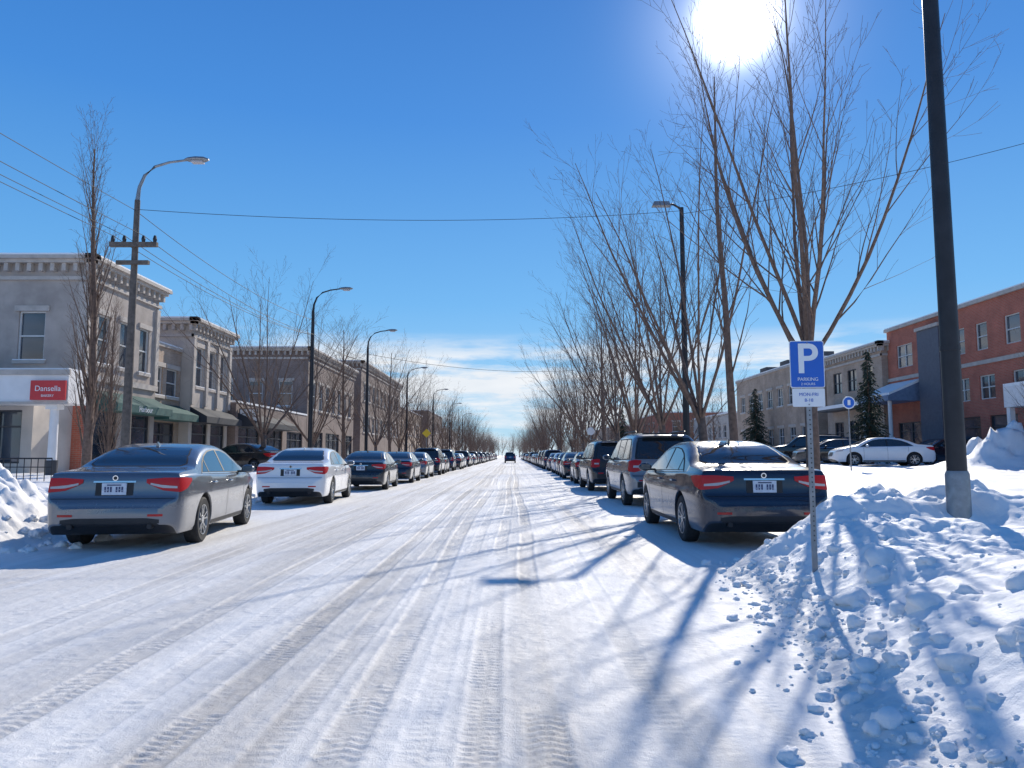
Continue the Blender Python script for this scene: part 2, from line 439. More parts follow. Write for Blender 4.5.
HEAPL = [(-7.9, 11.3, .52, .75), (-8.8, 12.6, .55, .9), (-7.7, 13.6, .25, .5), (-9.6, 14.5, .30, .8), (-8.1, 17.5, .25, .6), (-8.6, 24, .35, 1.0),
         (-8.2, 21, .2, .6), (-8.4, 31, .35, 1.2), (-7.9, 9.6, .42, .8)]
def left_fn(X, Y):
    e = -7.1 + 0.5*(fbm(X*0+1.3, Y*0.8, 4, 3)-.5)
    s = e-X
    t = sstep(0, 1.0, s)
    h = t*(0.36 + 0.035*np.clip(s-1, 0, 8))
    amp = t*(0.2+0.8*np.exp(-np.clip(s-1.2, 0, 99)/1.8))
    h += amp*0.30*(billow(X*0.9, Y*0.8, 3, 2)-.33) + amp*0.14*(billow(X*3.0, Y*3.0, 2, 3)-.35) + amp*0.05*(fbm(X*9, Y*9, 4, 3)-.5)
    for (hx, hy, hh, hr) in HEAPL:
        h += hh*np.exp(-((X-hx)/hr)**2-((Y-hy)/hr)**2)*(0.6+0.8*billow(X*2.4, Y*2.4, 3, 3))
    skirt = sstep(-0.3, 0.2, s)
    h += skirt*(1-t)*0.05*(0.4+billow(X*6, Y*6, 5, 3)) - 0.05*(1-skirt)
    D = 0.5*(1-sstep(-0.1, 0.6, s))*skirt + 0.10*fbm(X*2, Y*2, 4, 3)
    return h, D
xs_l = -seq((6.5, 9.5, .035), (9.5, 16, .1), (16, 60, 2), (60, 140, 10))[::-1]
ys_l = seq((-6, 8, .2), (8, 22, .04), (22, 60, .3), (60, 200, 3), (200, 900, 40))
grid_mesh('snow_bank', xs_l, ys_l, left_fn, M['snow'])

# loose snow clods
def clods():
    bm = bmesh.new(); bmesh.ops.create_icosphere(bm, subdivisions=3, radius=1.0)
    bv = np.array([v.co[:] for v in bm.verts]); bf = np.array([[v.index for v in f.verts] for f in bm.faces]); bm.free()
    rs = np.random.RandomState(5); VV = []; FF = []; n = 0
    def put(x, y, z, s):
        nonlocal n
        ph = rs.rand(3)*50
        dsp = 1+0.36*(vnoise(bv[:, 0]*1.1+ph[0], bv[:, 1]*1.1+bv[:, 2]*1.3+ph[1], 3)-.5)*2 + 0.22*(vnoise(bv[:, 0]*3+ph[1], bv[:, 2]*3+bv[:, 1]*2+ph[2], 5)-.5)*2 \
            + 0.10*(vnoise(bv[:, 0]*7+ph[2], bv[:, 2]*7-bv[:, 1]*6+ph[0], 1)-.5)*2
        v = bv*dsp[:, None]*s*np.array([1+.3*rs.rand(), 1+.3*rs.rand(), .75+.3*rs.rand()])
        a = rs.rand()*6.28; c, q = math.cos(a), math.sin(a)
        v = np.stack([v[:, 0]*c-v[:, 1]*q, v[:, 0]*q+v[:, 1]*c, v[:, 2]], -1)+np.array([x, y, z+s*0.1])
        VV.append(v); FF.append(bf+n); n += len(v)
    for i in range(1150):
        y = 2.4+11*rs.rand()**1.3
        off = rs.normal(0.12, 0.22) if rs.rand() < 0.88 else 0.4+rs.rand()*1.4
        x = float(xe_r(y))+off
        if 2.3 < x < 4.6 and y > 9.9: continue
        s = 0.006+0.008*rs.rand()+0.045*rs.rand()**7
        z = max(0.0, right_h(x, y)); put(x, y, z, s)
    for i in range(34):
        y = 2.9+4.5*rs.rand(); x = float(xe_r(y))+0.25+rs.rand()*1.2
        put(x, y, right_h(x, y)-.015, 0.03+0.075*rs.rand()**2)
    for i in range(260):
        y = 8+16*rs.rand(); x = -7.1+rs.normal(0, 0.35)
        z = max(0.0, float(left_fn(np.array([[x]]), np.array([[y]]))[0][0, 0])); put(x, y, z, 0.02+0.07*rs.rand()**3)
    me = fast_mesh('snow_clods', np.concatenate(VV), np.concatenate(FF)); me.materials.append(M['snow'])
    link(bpy.data.objects.new('snow_clods', me))
clods()

# ------------------------------------------------------------------ cars
SEDAN = dict(L=4.82, r=.335, R=.385, yf=3.88, yr=1.06, ax=.33, z0=.21,
  top=([0,.02,.06,.09,.12,.17,.45,.80,1.2,1.6,2.1,2.6,3.0,3.35,3.72,3.9,4.3,4.6,4.74,4.82],
       [.58,.65,.69,.74,.97,1.035,1.07,1.10,1.27,1.40,1.465,1.46,1.405,1.25,1.06,1.01,.93,.82,.70,.52]),
  w=([0,.03,.08,.2,.4,.9,1.5,2.4,3.5,4.2,4.6,4.76,4.82],[.66,.76,.82,.868,.892,.912,.922,.925,.915,.885,.80,.66,.5]),
  belt=([0,.5,2,3.7,4.82],[.965,.985,.955,.92,.75]), slope=.50, inset=.035)
SUV = dict(L=4.75, r=.37, R=.43, yf=3.82, yr=1.02, ax=.365, z0=.29,
  top=([0,.02,.06,.09,.12,.17,.30,.45,.60,1.0,1.8,2.6,2.95,3.3,3.68,3.85,4.3,4.55,4.68,4.75],
       [.62,.70,.74,.80,1.0,1.16,1.42,1.66,1.725,1.76,1.785,1.76,1.70,1.45,1.19,1.15,1.08,.98,.84,.6]),
  w=([0,.03,.08,.2,.4,.9,1.5,2.4,3.5,4.2,4.55,4.68,4.75],[.74,.82,.87,.905,.925,.935,.94,.94,.935,.915,.86,.76,.62]),
  belt=([0,.5,2,3.7,4.75],[1.08,1.09,1.07,1.04,.85]), slope=.27, inset=.03)

def car_section(sp, y):
    zt = pchip(*sp['top'], y); w_ = pchip(*sp['w'], y)
    zs = min(pchip(*sp['belt'], y), zt-0.035)
    L = sp['L']
    zb = sp['z0'] + 0.14*(1-sstep(0, .22, y)) + 0.12*sstep(L-.25, L, y)
    for yc in (sp['yr'], sp['yf']):
        q = sp['R']**2-(y-yc)**2
        if q > 0: zb = max(zb, sp['ax']+math.sqrt(q))
    zb = min(zb, zs-0.06)
    k = sp['z0']-.21
    f = lambda z: float(np.interp(z-k, [.15,.22,.32,.45,.62,.72,.80,.92,1.05], [.90,.945,.975,.985,.998,1.0,.990,.972,.95]))
    P = [(0, zb), (w_*.45, zb), (w_*.75, zb), (w_*f(zb)-.025, zb), (w_*f(zb), zb+.012)]
    for i in range(1, 12):
        z = zb+.012+(zs-zb-.012)*i/11; P.append((w_*f(z), z))
    xs_ = P[-1][0]; H = zt-zs
    ins = sp['inset']*min(1, H/.15); x0 = xs_-ins
    P.append((xs_-.012*min(1, H/.1), zs+min(.012, H*.25)))
    a = (x0, zs+min(.02, H*.4))
    bz = zs+H*.80; bx = x0-sp['slope']*(bz-a[1])
    for i in range(6):
        t = i/5; P.append((a[0]+(bx-a[0])*t, a[1]+(bz-a[1])*t))
    cx, cz = bx-.035-.03*min(1, H/.4), zs+H*.955
    dx, dz = bx-.17, zs+H*.975
    for i in range(1, 6):
        t = i/5; P.append(((1-t)**2*bx+2*t*(1-t)*cx+t*t*dx, (1-t)**2*bz+2*t*(1-t)*cz+t*t*dz))
    for i in range(1, 7):
        t = i/6; P.append((dx*(1-t), dz+(zt-dz)*(1-(1-t)**2)))
    return P

def car_body(sp):
    L = sp['L']; ys = set()
    for t in np.linspace(0, L, 95): ys.add(round(float(t), 4))
    for t in (0, .008, .02, .035, .05, .065, .08, .09, .10, .11, .12, .135, .15, .17, .2, .24, .28): ys.add(t); ys.add(round(L-t, 4))
    for yc in (sp['yr'], sp['yf']):
        for k in range(0, 25):
            ys.add(round(yc+sp['R']*math.cos(math.pi*k/24)*.99999, 5))
        ys.add(round(yc+sp['R']+.004, 5)); ys.add(round(yc-sp['R']-.004, 5))
    ys = sorted(ys); rings = []
    for y in ys:
        h = car_section(sp, y); ring = [(x, y, z) for x, z in h]+[(-x, y, z) for x, z in h[-2:0:-1]]
        rings.append(ring)
    for end, dy in ((0, -.012), (-1, .012)):
        r = rings[end]; cz = sum(p[2] for p in r)/len(r)
        nr = [(p[0]*.93, p[1]+dy, cz+(p[2]-cz)*.8) for p in r]
        if end == 0: rings.insert(0, nr)
        else: rings.append(nr)
    n = len(rings[0]); V = [p for r in rings for p in r]; F = []; mi = []
    for i in range(len(rings)-1):
        for j in range(n):
            j2 = (j+1) % n
            F.append((i*n+j, i*n+j2, (i+1)*n+j2, (i+1)*n+j)); mi.append(1 if (j < 3 or j >= n-3) else 0)
    F.append(tuple(range(n))); mi.append(0); F.append(tuple((len(rings)-1)*n+j for j in range(n))); mi.append(0)
    me = bpy.data.meshes.new('body'); me.from_pydata(V, [], F)
    me.polygons.foreach_set('material_index', mi)
    me.polygons.foreach_set('use_smooth', [True]*len(F))
    bm = bmesh.new(); bm.from_mesh(me); bmesh.ops.recalc_face_normals(bm, faces=bm.faces); bm.to_mesh(me)
    bvh = BVHTree.FromBMesh(bm); bm.free()
    me.set_sharp_from_angle(angle=R(38))
    return me, bvh

def make_patcher(P, bvh):
    def patch(key, kind, lo, hi, nu=20, nv=6, off=.004, mirror=False, sgn=1):
        V, F = P.g(key)
        la = [p[0] for p in lo]; lz = [p[1] for p in lo]; ha = [p[0] for p in hi]; hz = [p[1] for p in hi]
        a0, a1 = la[0], la[-1]
        for s in ((1, -1) if mirror else (sgn,)):
            base = len(V); pts = []
            for i in range(nu+1):
                a = a0+(a1-a0)*i/nu
                zl = float(np.interp(a, la, lz)); zh = float(np.interp(a, ha, hz))
                for j in range(nv+1):
                    z = zl+(zh-zl)*j/nv
                    if kind == 'rear': o, d = Vector((a*s, -3, z)), Vector((0, 1, 0))
                    elif kind == 'front': o, d = Vector((a*s, 9, z)), Vector((0, -1, 0))
                    elif kind == 'side': o, d = Vector((s*3, a, z)), Vector((-s, 0, 0))
                    elif kind == 'radr':
                        th = R(a); o = Vector((s*.35, .60, z)); d = Vector((s*math.sin(th), -math.cos(th), 0))
                    elif kind == 'radf':
                        th = R(a); o = Vector((s*.35, patch.L-.7, z)); d = Vector((s*math.sin(th), math.cos(th), 0))
                    hit = bvh.ray_cast(o, d)
                    if hit[0] is None:
                        q0 = {'side': Vector((s*.9, a, z)), 'rear': Vector((a*s, 0, z)), 'front': Vector((a*s, patch.L, z))}.get(kind, o)
                        q = bvh.find_nearest(q0)[0]
                    else: q = hit[0]+(d if kind[:3] == 'rad' else -d)*off
                    pts.append(q)
            V.extend((q.x, q.y, q.z) for q in pts)
            for i in range(nu):
                for j in range(nv):
                    F.append((base+i*(nv+1)+j, base+(i+1)*(nv+1)+j, base+(i+1)*(nv+1)+j+1, base+i*(nv+1)+j+1))
    return patch

def wheel(P, cx, cy, cz, r, s):
    prof = [(.60, .02), (.655, .085), (.68, .098), (.90, .108), (.975, .092), (1.0, .06), (1.0, -.06), (.975, -.092), (.9, -.1), (.6, -.1)]
    V, F = P.g('tyre:tyres'); b = len(V); n = 36
    for i in range(n):
        th = 2*math.pi*i/n
        for pr, px in prof: V.append((cx+s*px, cy+pr*r*math.cos(th), cz+pr*r*math.sin(th)))
    m = len(prof)
    for i in range(n):
        i2 = (i+1) % n
        for j in range(m-1): F.append((b+i*m+j, b+i*m+j+1, b+i2*m+j+1, b+i2*m+j))
    V, F = P.g('trim_black:wheel_back_discs'); b = len(V)  # flat black disc closing the wheel behind the spokes
    for i in range(n):
        th = 2*math.pi*i/n; V.append((cx+s*.03, cy+.64*r*math.cos(th), cz+.64*r*math.sin(th)))
    F.append(tuple(range(b, b+n)))
    V, F = P.g('rim:wheel_rims')
    b = len(V); prof2 = [(.66, .093), (.655, .104), (.62, .10), (.60, .05)]
    for i in range(n):
        th = 2*math.pi*i/n
        for pr, px in prof2: V.append((cx+s*px, cy+pr*r*math.cos(th), cz+pr*r*math.sin(th)))
    for i in range(n):
        i2 = (i+1) % n
        for j in range(3): F.append((b+i*4+j, b+i*4+j+1, b+i2*4+j+1, b+i2*4+j))
    for k in range(5):
        for dth in (-.14, .14):
            a = 2*math.pi*k/5+.3
            def pt(rr, tw, px):
                th = a+tw; return (cx+s*px, cy+rr*r*math.cos(th), cz+rr*r*math.sin(th))
            P.hexa('rim:wheel_rims', [pt(.12, dth-.25, .06), pt(.62, dth*1.6-.06, .085), pt(.62, dth*1.6+.06, .085), pt(.12, dth+.25, .06),
                                      pt(.12, dth-.25, .088), pt(.62, dth*1.6-.05, .101), pt(.62, dth*1.6+.05, .101), pt(.12, dth+.25, .088)])
    P.tube('rim:wheel_rims', [(cx+s*.05, cy, cz), (cx+s*.096, cy, cz)], r*.17, 14)

_cars = {}
def car_meshes(kind, paintkey):
    if (kind, paintkey) in _cars: return _cars[(kind, paintkey)]
    sp = SEDAN if kind == 'sedan' else SUV
    body, bvh = car_body(sp)
    body.materials.append(M[paintkey]); body.materials.append(M['trim_black'])
    P = Parts(); patch = make_patcher(P, bvh); patch.L = sp['L']; L = sp['L']
    G, T, RL, CL, CH = 'car_glass:windows', 'trim_black:trim', 'lens_red:tail_lights', 'lens_clear:lamps', 'chrome:brightwork'
    if kind == 'sedan':
        patch(T, 'rear', [(-.665, 1.145), (-.60, 1.108), (.60, 1.108), (.665, 1.145)], [(-.665, 1.15), (-.55, 1.398), (.55, 1.398), (.665, 1.15)], 40, 12, .004)
        patch(G, 'rear', [(-.64, 1.15), (-.58, 1.122), (.58, 1.122), (.64, 1.15)], [(-.64, 1.155), (-.535, 1.385), (.535, 1.385), (.64, 1.155)], 40, 12, .008)
        patch(G, 'front', [(-.70, 1.09), (.70, 1.09)], [(-.70, 1.10), (-.56, 1.385), (.56, 1.385), (.70, 1.10)], 30, 10, .005)
        sb = [(1.12, 1.025), (3.52, .985)]; stp = [(1.12, 1.03), (1.32, 1.15), (1.56, 1.255), (1.85, 1.325), (2.2, 1.352), (2.6, 1.345), (2.9, 1.30), (3.2, 1.17), (3.52, .99)]
        patch(T, 'side', [(1.07, 1.010), (3.58, .970)], [(1.07, 1.02), (1.30, 1.165), (1.55, 1.272), (1.85, 1.343), (2.2, 1.370), (2.6, 1.362), (2.92, 1.315), (3.23, 1.18), (3.58, .975)], 60, 8, .003, True)
        patch(G, 'side', sb, stp, 60, 8, .008, True)
        patch(CH, 'side', [(1.07, 1.000), (3.58, .960)], [(1.07, 1.012), (3.58, .972)], 40, 1, .007, True)
        for yy, wd, zt in ((2.30, .07, 1.36), (1.42, .035, 1.2)):
            patch(T, 'side', [(yy-wd/2, 1.02), (yy+wd/2, 1.02)], [(yy-wd/2, zt), (yy+wd/2, zt)], 2, 8, .011, True)
        seams = [(3.42, .36, .955), (2.30, .30, .985), (1.33, .72, .99)]
        hz = .86; hys = (2.45, 1.52)
        patch(RL, 'radr', [(6, .90), (28, .80), (45, .775), (60, .82), (78, .92)], [(6, .950), (30, .968), (45, .968), (58, .968), (78, .955)], 36, 8, .008, True)
        patch(CL, 'radr', [(12, .875), (28, .832), (42, .825)], [(12, .900), (28, .870), (42, .855)], 10, 2, .013, True)
        patch(RL, 'rear', [(.47, .46), (.66, .46)], [(.47, .49), (.66, .49)], 6, 1, .005, True)
        patch(T, 'rear', [(-.62, .37), (.62, .37)], [(-.62, .42), (-.45, .44), (.45, .44), (.62, .42)], 24, 2, .004)
        patch(T, 'rear', [(-.80, .690), (.80, .690)], [(-.80, .697), (.80, .697)], 40, 1, .003)
        patch(T, 'rear', [(-.24, .735), (.24, .735)], [(-.24, .90), (-.2, .915), (.2, .915), (.24, .90)], 12, 4, .004)
        patch(CH, 'rear', [(-.27, .905), (.27, .905)], [(-.27, .928), (.27, .928)], 12, 1, .012)
        pz = .82; top_z = 1.0
        patch(CL, 'radf', [(20, .68), (62, .76)], [(20, .75), (62, .84)], 16, 3, .006, True)
        patch(T, 'front', [(-.38, .50), (.38, .50)], [(-.38, .70), (.38, .70)], 12, 3, .006)
        mir = (3.28, 1.03)
        for sx in (-.50, .50):
            P.tube('steel_dark:exhaust', [(sx, -.015, .33), (sx, .25, .33)], .036, 14)
            P.tube('trim_black:exhaust_bore_shade', [(sx, -.018, .33), (sx, -.016, .33)], .028, 14)  # black end disc painted in for the shade inside the hollow pipe
    else:
        patch(T, 'rear', [(-.74, 1.13), (.74, 1.13)], [(-.74, 1.2), (-.64, 1.64), (.64, 1.64), (.74, 1.2)], 40, 12, .004)
        patch(G, 'rear', [(-.70, 1.15), (.70, 1.15)], [(-.70, 1.2), (-.61, 1.615), (.61, 1.615), (.70, 1.2)], 40, 12, .008)
        patch(G, 'front', [(-.74, 1.22), (.74, 1.22)], [(-.74, 1.24), (-.64, 1.67), (.64, 1.67), (.74, 1.24)], 30, 10, .005)
        patch(T, 'side', [(.36, 1.12), (3.55, 1.085)], [(.36, 1.14), (.56, 1.60), (.8, 1.625), (2.6, 1.635), (2.9, 1.59), (3.2, 1.38), (3.55, 1.09)], 60, 8, .003, True)
        patch(G, 'side', [(.42, 1.14), (3.5, 1.10)], [(.42, 1.16), (.6, 1.575), (.8, 1.60), (2.6, 1.61), (2.88, 1.57), (3.15, 1.38), (3.5, 1.105)], 60, 8, .008, True)
        for yy, wd, zt in ((2.28, .08, 1.61), (1.25, .08, 1.61)):
            patch(T, 'side', [(yy-wd/2, 1.12), (yy+wd/2, 1.12)], [(yy-wd/2, zt), (yy+wd/2, zt)], 2, 8, .011, True)
        seams = [(3.42, .42, 1.07), (2.28, .36, 1.10), (1.40, .82, 1.10)]; hz = .98; hys = (2.43, 1.5)
        patch(RL, 'radr', [(28, .86), (40, .82), (56, .86)], [(28, 1.10), (40, 1.115), (56, 1.08)], 16, 10, .008, True)
        patch(CL, 'radr', [(30, .93), (42, .93)], [(30, .98), (42, .98)], 6, 2, .013, True)
        patch(T, 'rear', [(-.72, .47), (.72, .47)], [(-.72, .60), (.72, .60)], 30, 4, .004)
        patch(T, 'rear', [(-.83, .735), (.83, .735)], [(-.83, .745), (.83, .745)], 40, 1, .004)
        patch(CH, 'rear', [(-.30, .995), (.30, .995)], [(-.30, 1.02), (.30, 1.02)], 12, 1, .012)
        pz = .90; top_z = 1.1
        patch(RL, 'rear', [(.50, .62), (.68, .62)], [(.50, .65), (.68, .65)], 6, 1, .006, True)
        patch(CL, 'radf', [(24, .86), (60, .92)], [(24, .96), (60, 1.0)], 16, 3, .006, True)
        patch(T, 'front', [(-.45, .65), (.45, .65)], [(-.45, .88), (.45, .88)], 12, 3, .006)
        mir = (3.28, 1.16)
        for s in (-1, 1):
            P.tube(T, [(s*.60, .75, 1.76), (s*.60, .85, 1.805), (s*.60, 2.6, 1.81), (s*.60, 2.75, 1.76)], .018, 6)
        P.box(T, -.5, .5, .28, .50, 1.715, 1.745)
    for yy, a, b_ in seams:
        patch(T, 'side', [(yy-.005, a), (yy+.005, a)], [(yy-.005, b_), (yy+.005, b_)], 1, 16, .0025, True)
    patch(T, 'side', [(sp['yr']+sp['R']+.03, sp['z0']+.02), (sp['yf']-sp['R']-.03, sp['z0']+.02)], [(sp['yr']+sp['R']+.03, sp['z0']+.08), (sp['yf']-sp['R']-.03, sp['z0']+.08)], 30, 2, .004, True)
    for hy in hys:
        for s in (-1, 1):
            h = bvh.ray_cast(Vector((s*3, hy, hz)), Vector((-s, 0, 0)))[0]
            P.tube(paintkey+':door_handles', [(h.x-s*.005, hy-.10, hz), (h.x+s*.028, hy-.085, hz), (h.x+s*.03, hy+.06, hz+.004), (h.x-s*.005, hy+.08, hz+.004)], .014, 8)
    for s in (-1, 1):
        bx = s*.90; my, mz = mir
        V, F = P.g(paintkey+':mirrors'); b = len(V); nu, nv = 14, 9
        for i in range(nu):
            th = 2*math.pi*i/nu
            for j in range(nv):
                ph = math.pi*j/(nv-1)
                V.append((bx+s*.11+.115*math.cos(ph), my+.065*math.sin(ph)*math.cos(th)*1.1, mz+.075*math.sin(ph)*math.sin(th)))
        for i in range(nu):
            i2 = (i+1) % nu
            for j in range(nv-1): F.append((b+i*nv+j, b+i2*nv+j, b+i2*nv+j+1, b+i*nv+j+1))
        P.box(T, min(bx-s*.06, bx+s*.06), max(bx-s*.06, bx+s*.06), my-.03, my+.03, mz-.06, mz-.025)
        P.hexa('glass:mirror_glass', [(bx+s*.03, my-.076, mz-.045), (bx+s*.19, my-.070, mz-.04), (bx+s*.19, my-.060, mz-.04), (bx+s*.03, my-.060, mz-.045),
                                      (bx+s*.03, my-.076, mz+.045), (bx+s*.19, my-.070, mz+.045), (bx+s*.19, my-.060, mz+.045), (bx+s*.03, my-.060, mz+.045)])
    h = bvh.ray_cast(Vector((0, -3, pz)), Vector((0, 1, 0)))[0]
    py = h.y-.022
    P.box('plate:license_plate', -.155, .155, py, py+.03, pz-.078, pz+.078)
    for i in range(7):
        x = -.122+i*.036
        if i == 3: continue
        P.box('plate_ink:plate_characters', x, x+.022, py-.003, py-.001, pz-.04, pz+.03)
        P.box('plate:license_plate', x+.007, x+.015, py-.005, py-.0035, pz-.03+.01*(i % 3), pz-.012+.012*(i % 2))
    P.box('plate_ink:plate_characters', -.09, .09, py-.003, py-.001, pz+.045, pz+.06)
    h = bvh.ray_cast(Vector((0, -3, top_z-.035)), Vector((0, 1, 0)))[0]
    P.tube(CH, [(0, h.y-.010, top_z-.035), (0, h.y+.004, top_z-.035)], .036, 18)
    P.tube(T, [(0, h.y-.013, top_z-.035), (0, h.y-.009, top_z-.035)], .024, 18)
    zr = pchip(*sp['top'], 1.75)
    P.hexa(paintkey+':antenna', [(-.025, 1.66, zr-.02), (.025, 1.66, zr-.02), (.018, 1.84, zr-.02), (-.018, 1.84, zr-.02),
                                 (-.006, 1.66, zr+.055), (.006, 1.66, zr+.055), (.004, 1.74, zr+.03), (-.004, 1.74, zr+.03)])
    for yc in (sp['yr'], sp['yf']):
        for s in (-1, 1): wheel(P, s*(.925 if kind != 'sedan' else .905)*1.0-s*.115, yc, sp['r']-.006, sp['r'], s)
    res = [('body', body)]
    for k, (V, F) in P.d.items():
        key, nm = k.split(':')
        me = py_mesh(nm, V, F, M[key], smooth=True)
        bm = bmesh.new(); bm.from_mesh(me); bmesh.ops.recalc_face_normals(bm, faces=bm.faces); bm.to_mesh(me); bm.free()
        me.set_sharp_from_angle(angle=R(35)); res.append((nm, me))
    _cars[(kind, paintkey)] = res
    return res

def car(kind, paintkey, x, y, rz=0.0, z=0.0, name='parked_car', scale=1.0):
    e = empty(name, (x, y, z), R(rz)); e.scale = (scale,)*3
    for nm, me in car_meshes(kind, paintkey):
        o = bpy.data.objects.new(nm, me); link(o, e)
    return e

M['p_grey'] = paint('paint_grey', (0.165, 0.175, 0.195), 0.55, 0.4)
M['p_white'] = paint('paint_white', (0.80, 0.79, 0.78), 0.0, 0.25)
M['p_black'] = paint('paint_black', (0.012, 0.013, 0.016), 0.2, 0.4)
M['p_navy'] = paint('paint_navy', (0.020, 0.024, 0.040), 0.4, 0.25)
M['p_silver'] = paint('paint_silver', (0.42, 0.43, 0.44), 0.6, 0.4)
M['p_suvgrey'] = paint('paint_graphite', (0.25, 0.255, 0.265), 0.5, 0.45)
M['p_blue'] = paint('paint_blue', (0.03, 0.055, 0.11), 0.4, 0.4)

car('sedan', 'p_grey', -5.42, 10.1, 7.0, scale=1.02)
car('sedan', 'p_white', -5.74, 19.2, 3.5, scale=1.03)
car('sedan', 'p_black', -5.55, 27.2, 2.0)
car('sedan', 'p_navy', -5.5, 34.0, 1.0)
rr = random.Random(3)
yy = 41.0; opts = [('sedan', 'p_suvgrey'), ('suv', 'p_black'), ('sedan', 'p_navy'), ('suv', 'p_blue'), ('sedan', 'p_black'), ('sedan', 'p_white'), ('suv', 'p_navy'), ('sedan', 'p_black')]
i = 0
while yy < 230:
    k = opts[i % len(opts)] if i > 2 else [('sedan', 'p_suvgrey'), ('suv', 'p_navy'), ('sedan', 'p_black')][i]
    car(k[0], k[1], -5.55+rr.uniform(-.12, .12), yy, rr.uniform(-1.5, 1.5)); yy += rr.uniform(6.0, 7.4); i += 1
car('sedan', 'p_navy', 3.52, 10.3, 0.0, scale=1.05)
car('suv', 'p_suvgrey', 3.86, 18.4, 0.0, scale=1.06)
car('suv', 'p_black', 3.75, 26.3, 0.5, scale=1.04)
yy = 33.0; i = 4
while yy < 230:
    k = opts[(i*3) % len(opts)]
    car(k[0], k[1], 3.75+rr.uniform(-.12, .12), yy, rr.uniform(-1.5, 1.5)); yy += rr.uniform(6.0, 7.4); i += 1
car('suv', 'p_blue', -0.3, 120, 0, name='car')
for kind, pk, x, y, rz in (('sedan', 'p_white', 21.3, 37.8, 80), ('suv', 'p_black', 20.6, 45.5, 78), ('sedan', 'p_navy', 25.9, 40.5, 95), ('suv', 'p_blue', 22.8, 49.5, 85), ('sedan', 'p_black', 20.9, 41.8, 80)):
    car(kind, pk, x, y, rz, z=0.74)
car('sedan', 'p_black', -11.2, 36.5, 65, z=0.42)

# ------------------------------------------------------------------ trees
def rot_dir(d, ang, az):
    ref = Vector((0, 0, 1)) if abs(d.z) < .95 else Vector((1, 0, 0))
    a = d.cross(ref).normalized(); b = d.cross(a)
    return (d*math.cos(ang)+(a*math.cos(az)+b*math.sin(az))*math.sin(ang)).normalized()

def grow(P, rng, p, d, L, r, lvl, cfg):
    n = cfg['seg'][lvl]; pts = [p]; rad = [r]; ds = [d]; tip = cfg.get('tip', .25)
    for i in range(n):
        j = cfg['wig'][lvl]
        d = (d+Vector((rng.uniform(-j, j), rng.uniform(-j, j), rng.uniform(-j, j)+cfg['trop'][lvl]))).normalized()
        p = p+d*(L/n); pts.append(p); ds.append(d); rad.append(max(.0027, r*(1-(1-tip)*((i+1)/n))))
    P.tube('bark:branches', pts, rad, cfg['sides'][lvl], cap=False)
    if lvl >= cfg['max']: return
    k = cfg['kids'][lvl]; s0 = cfg['start'][lvl]; az = rng.uniform(0, 6.28)
    for q in range(k):
        t = s0+(1-s0)*(q+rng.random())/k; f = t*n; ii = min(int(f), n-1); fr = f-ii
        pp = pts[ii].lerp(pts[ii+1], fr); dd = ds[ii+1]
        az += 2.4+rng.uniform(-.5, .5)
        a = R(rng.uniform(*cfg['ang'][lvl]))
        cl = L*cfg['ratio'][lvl]*(1-.55*t)*rng.uniform(.7, 1.2)
        cr = max(.0032, (r*(1-(1-tip)*t))*cfg['rr'][lvl])
        grow(P, rng, pp, rot_dir(dd, a, az), cl, cr, lvl+1, cfg)

def finish_tree(P, name):
    V, F = P.d['bark:branches']
    return py_mesh(name, V, F, M['bark'], smooth=True)

def vase_tree(seed, h0, H, stems, spread, lean=(0, 0), r0=.13, kids=(12, 6, 3), trop=.035, thin=1.0):
    rng = random.Random(seed); P = Parts()
    top = Vector((lean[0]*h0*.4, lean[1]*h0*.4, h0))
    P.tube('bark:branches', [(0, 0, -.3), (0, 0, 0.0), tuple(top*.5+Vector((.02, 0, 0))), tuple(top)], [r0*1.3, r0*1.1, r0*.9, r0*.8], 10)
    cfg = dict(seg=(9, 6, 4, 3), wig=(.05, .08, .10, .13), trop=(trop, .045, .04, .03), sides=(7, 5, 3, 3), max=3, kids=kids,
               start=(.12, .15, .15), ang=((16, 36), (18, 40), (20, 45)), ratio=(.50, .50, .55), rr=(.44, .55, .7), tip=.14)
    for s in range(stems):
        a = 2*math.pi*s/stems+rng.uniform(-.3, .3)
        sp = R(spread*rng.uniform(.35, 1.0)) if s > 0 else R(4)
        d = Vector((math.cos(a)*math.sin(sp)+lean[0], math.sin(a)*math.sin(sp)+lean[1], math.cos(sp))).normalized()
        grow(P, rng, top-Vector((0, 0, rng.uniform(0, .5))), d, (H-h0)*rng.uniform(.85, 1.08), r0*rng.uniform(.30, .44)*thin, 0, cfg)
    return finish_tree(P, 'branches')

def leader_tree(seed, H, r0, kids, ang, ratio, lean=(0, 0), start=.2, trop=.06, sub=(5, 3)):
    rng = random.Random(seed); P = Parts()
    cfg = dict(seg=(14, 6, 4, 3), wig=(.03, .08, .11, .13), trop=(.02, trop, .04, .03), sides=(9, 5, 3, 3), max=3, kids=(kids,)+sub,
               start=(start, .15, .2), ang=(ang, (16, 40), (20, 45)), ratio=(ratio, .42, .5), rr=(.32, .5, .6), tip=.12)
    grow(P, rng, Vector((0, 0, -.2)), Vector((lean[0], lean[1], 1)).normalized(), H, r0, 0, cfg)
    return finish_tree(P, 'branches')

def put_tree(me, x, y, rz=0, s=1.0, z=0.0, name='bare_tree', parent=None):
    if parent is None:
        e = empty(name, (x, y, z), R(rz)); e.scale = (s,)*3
        link(bpy.data.objects.new('branches', me), e)
    else:
        o = bpy.data.objects.new('tree', me); o.location = (x, y, z); o.rotation_euler = (0, 0, R(rz)); o.scale = (s,)*3
        link(o, parent)

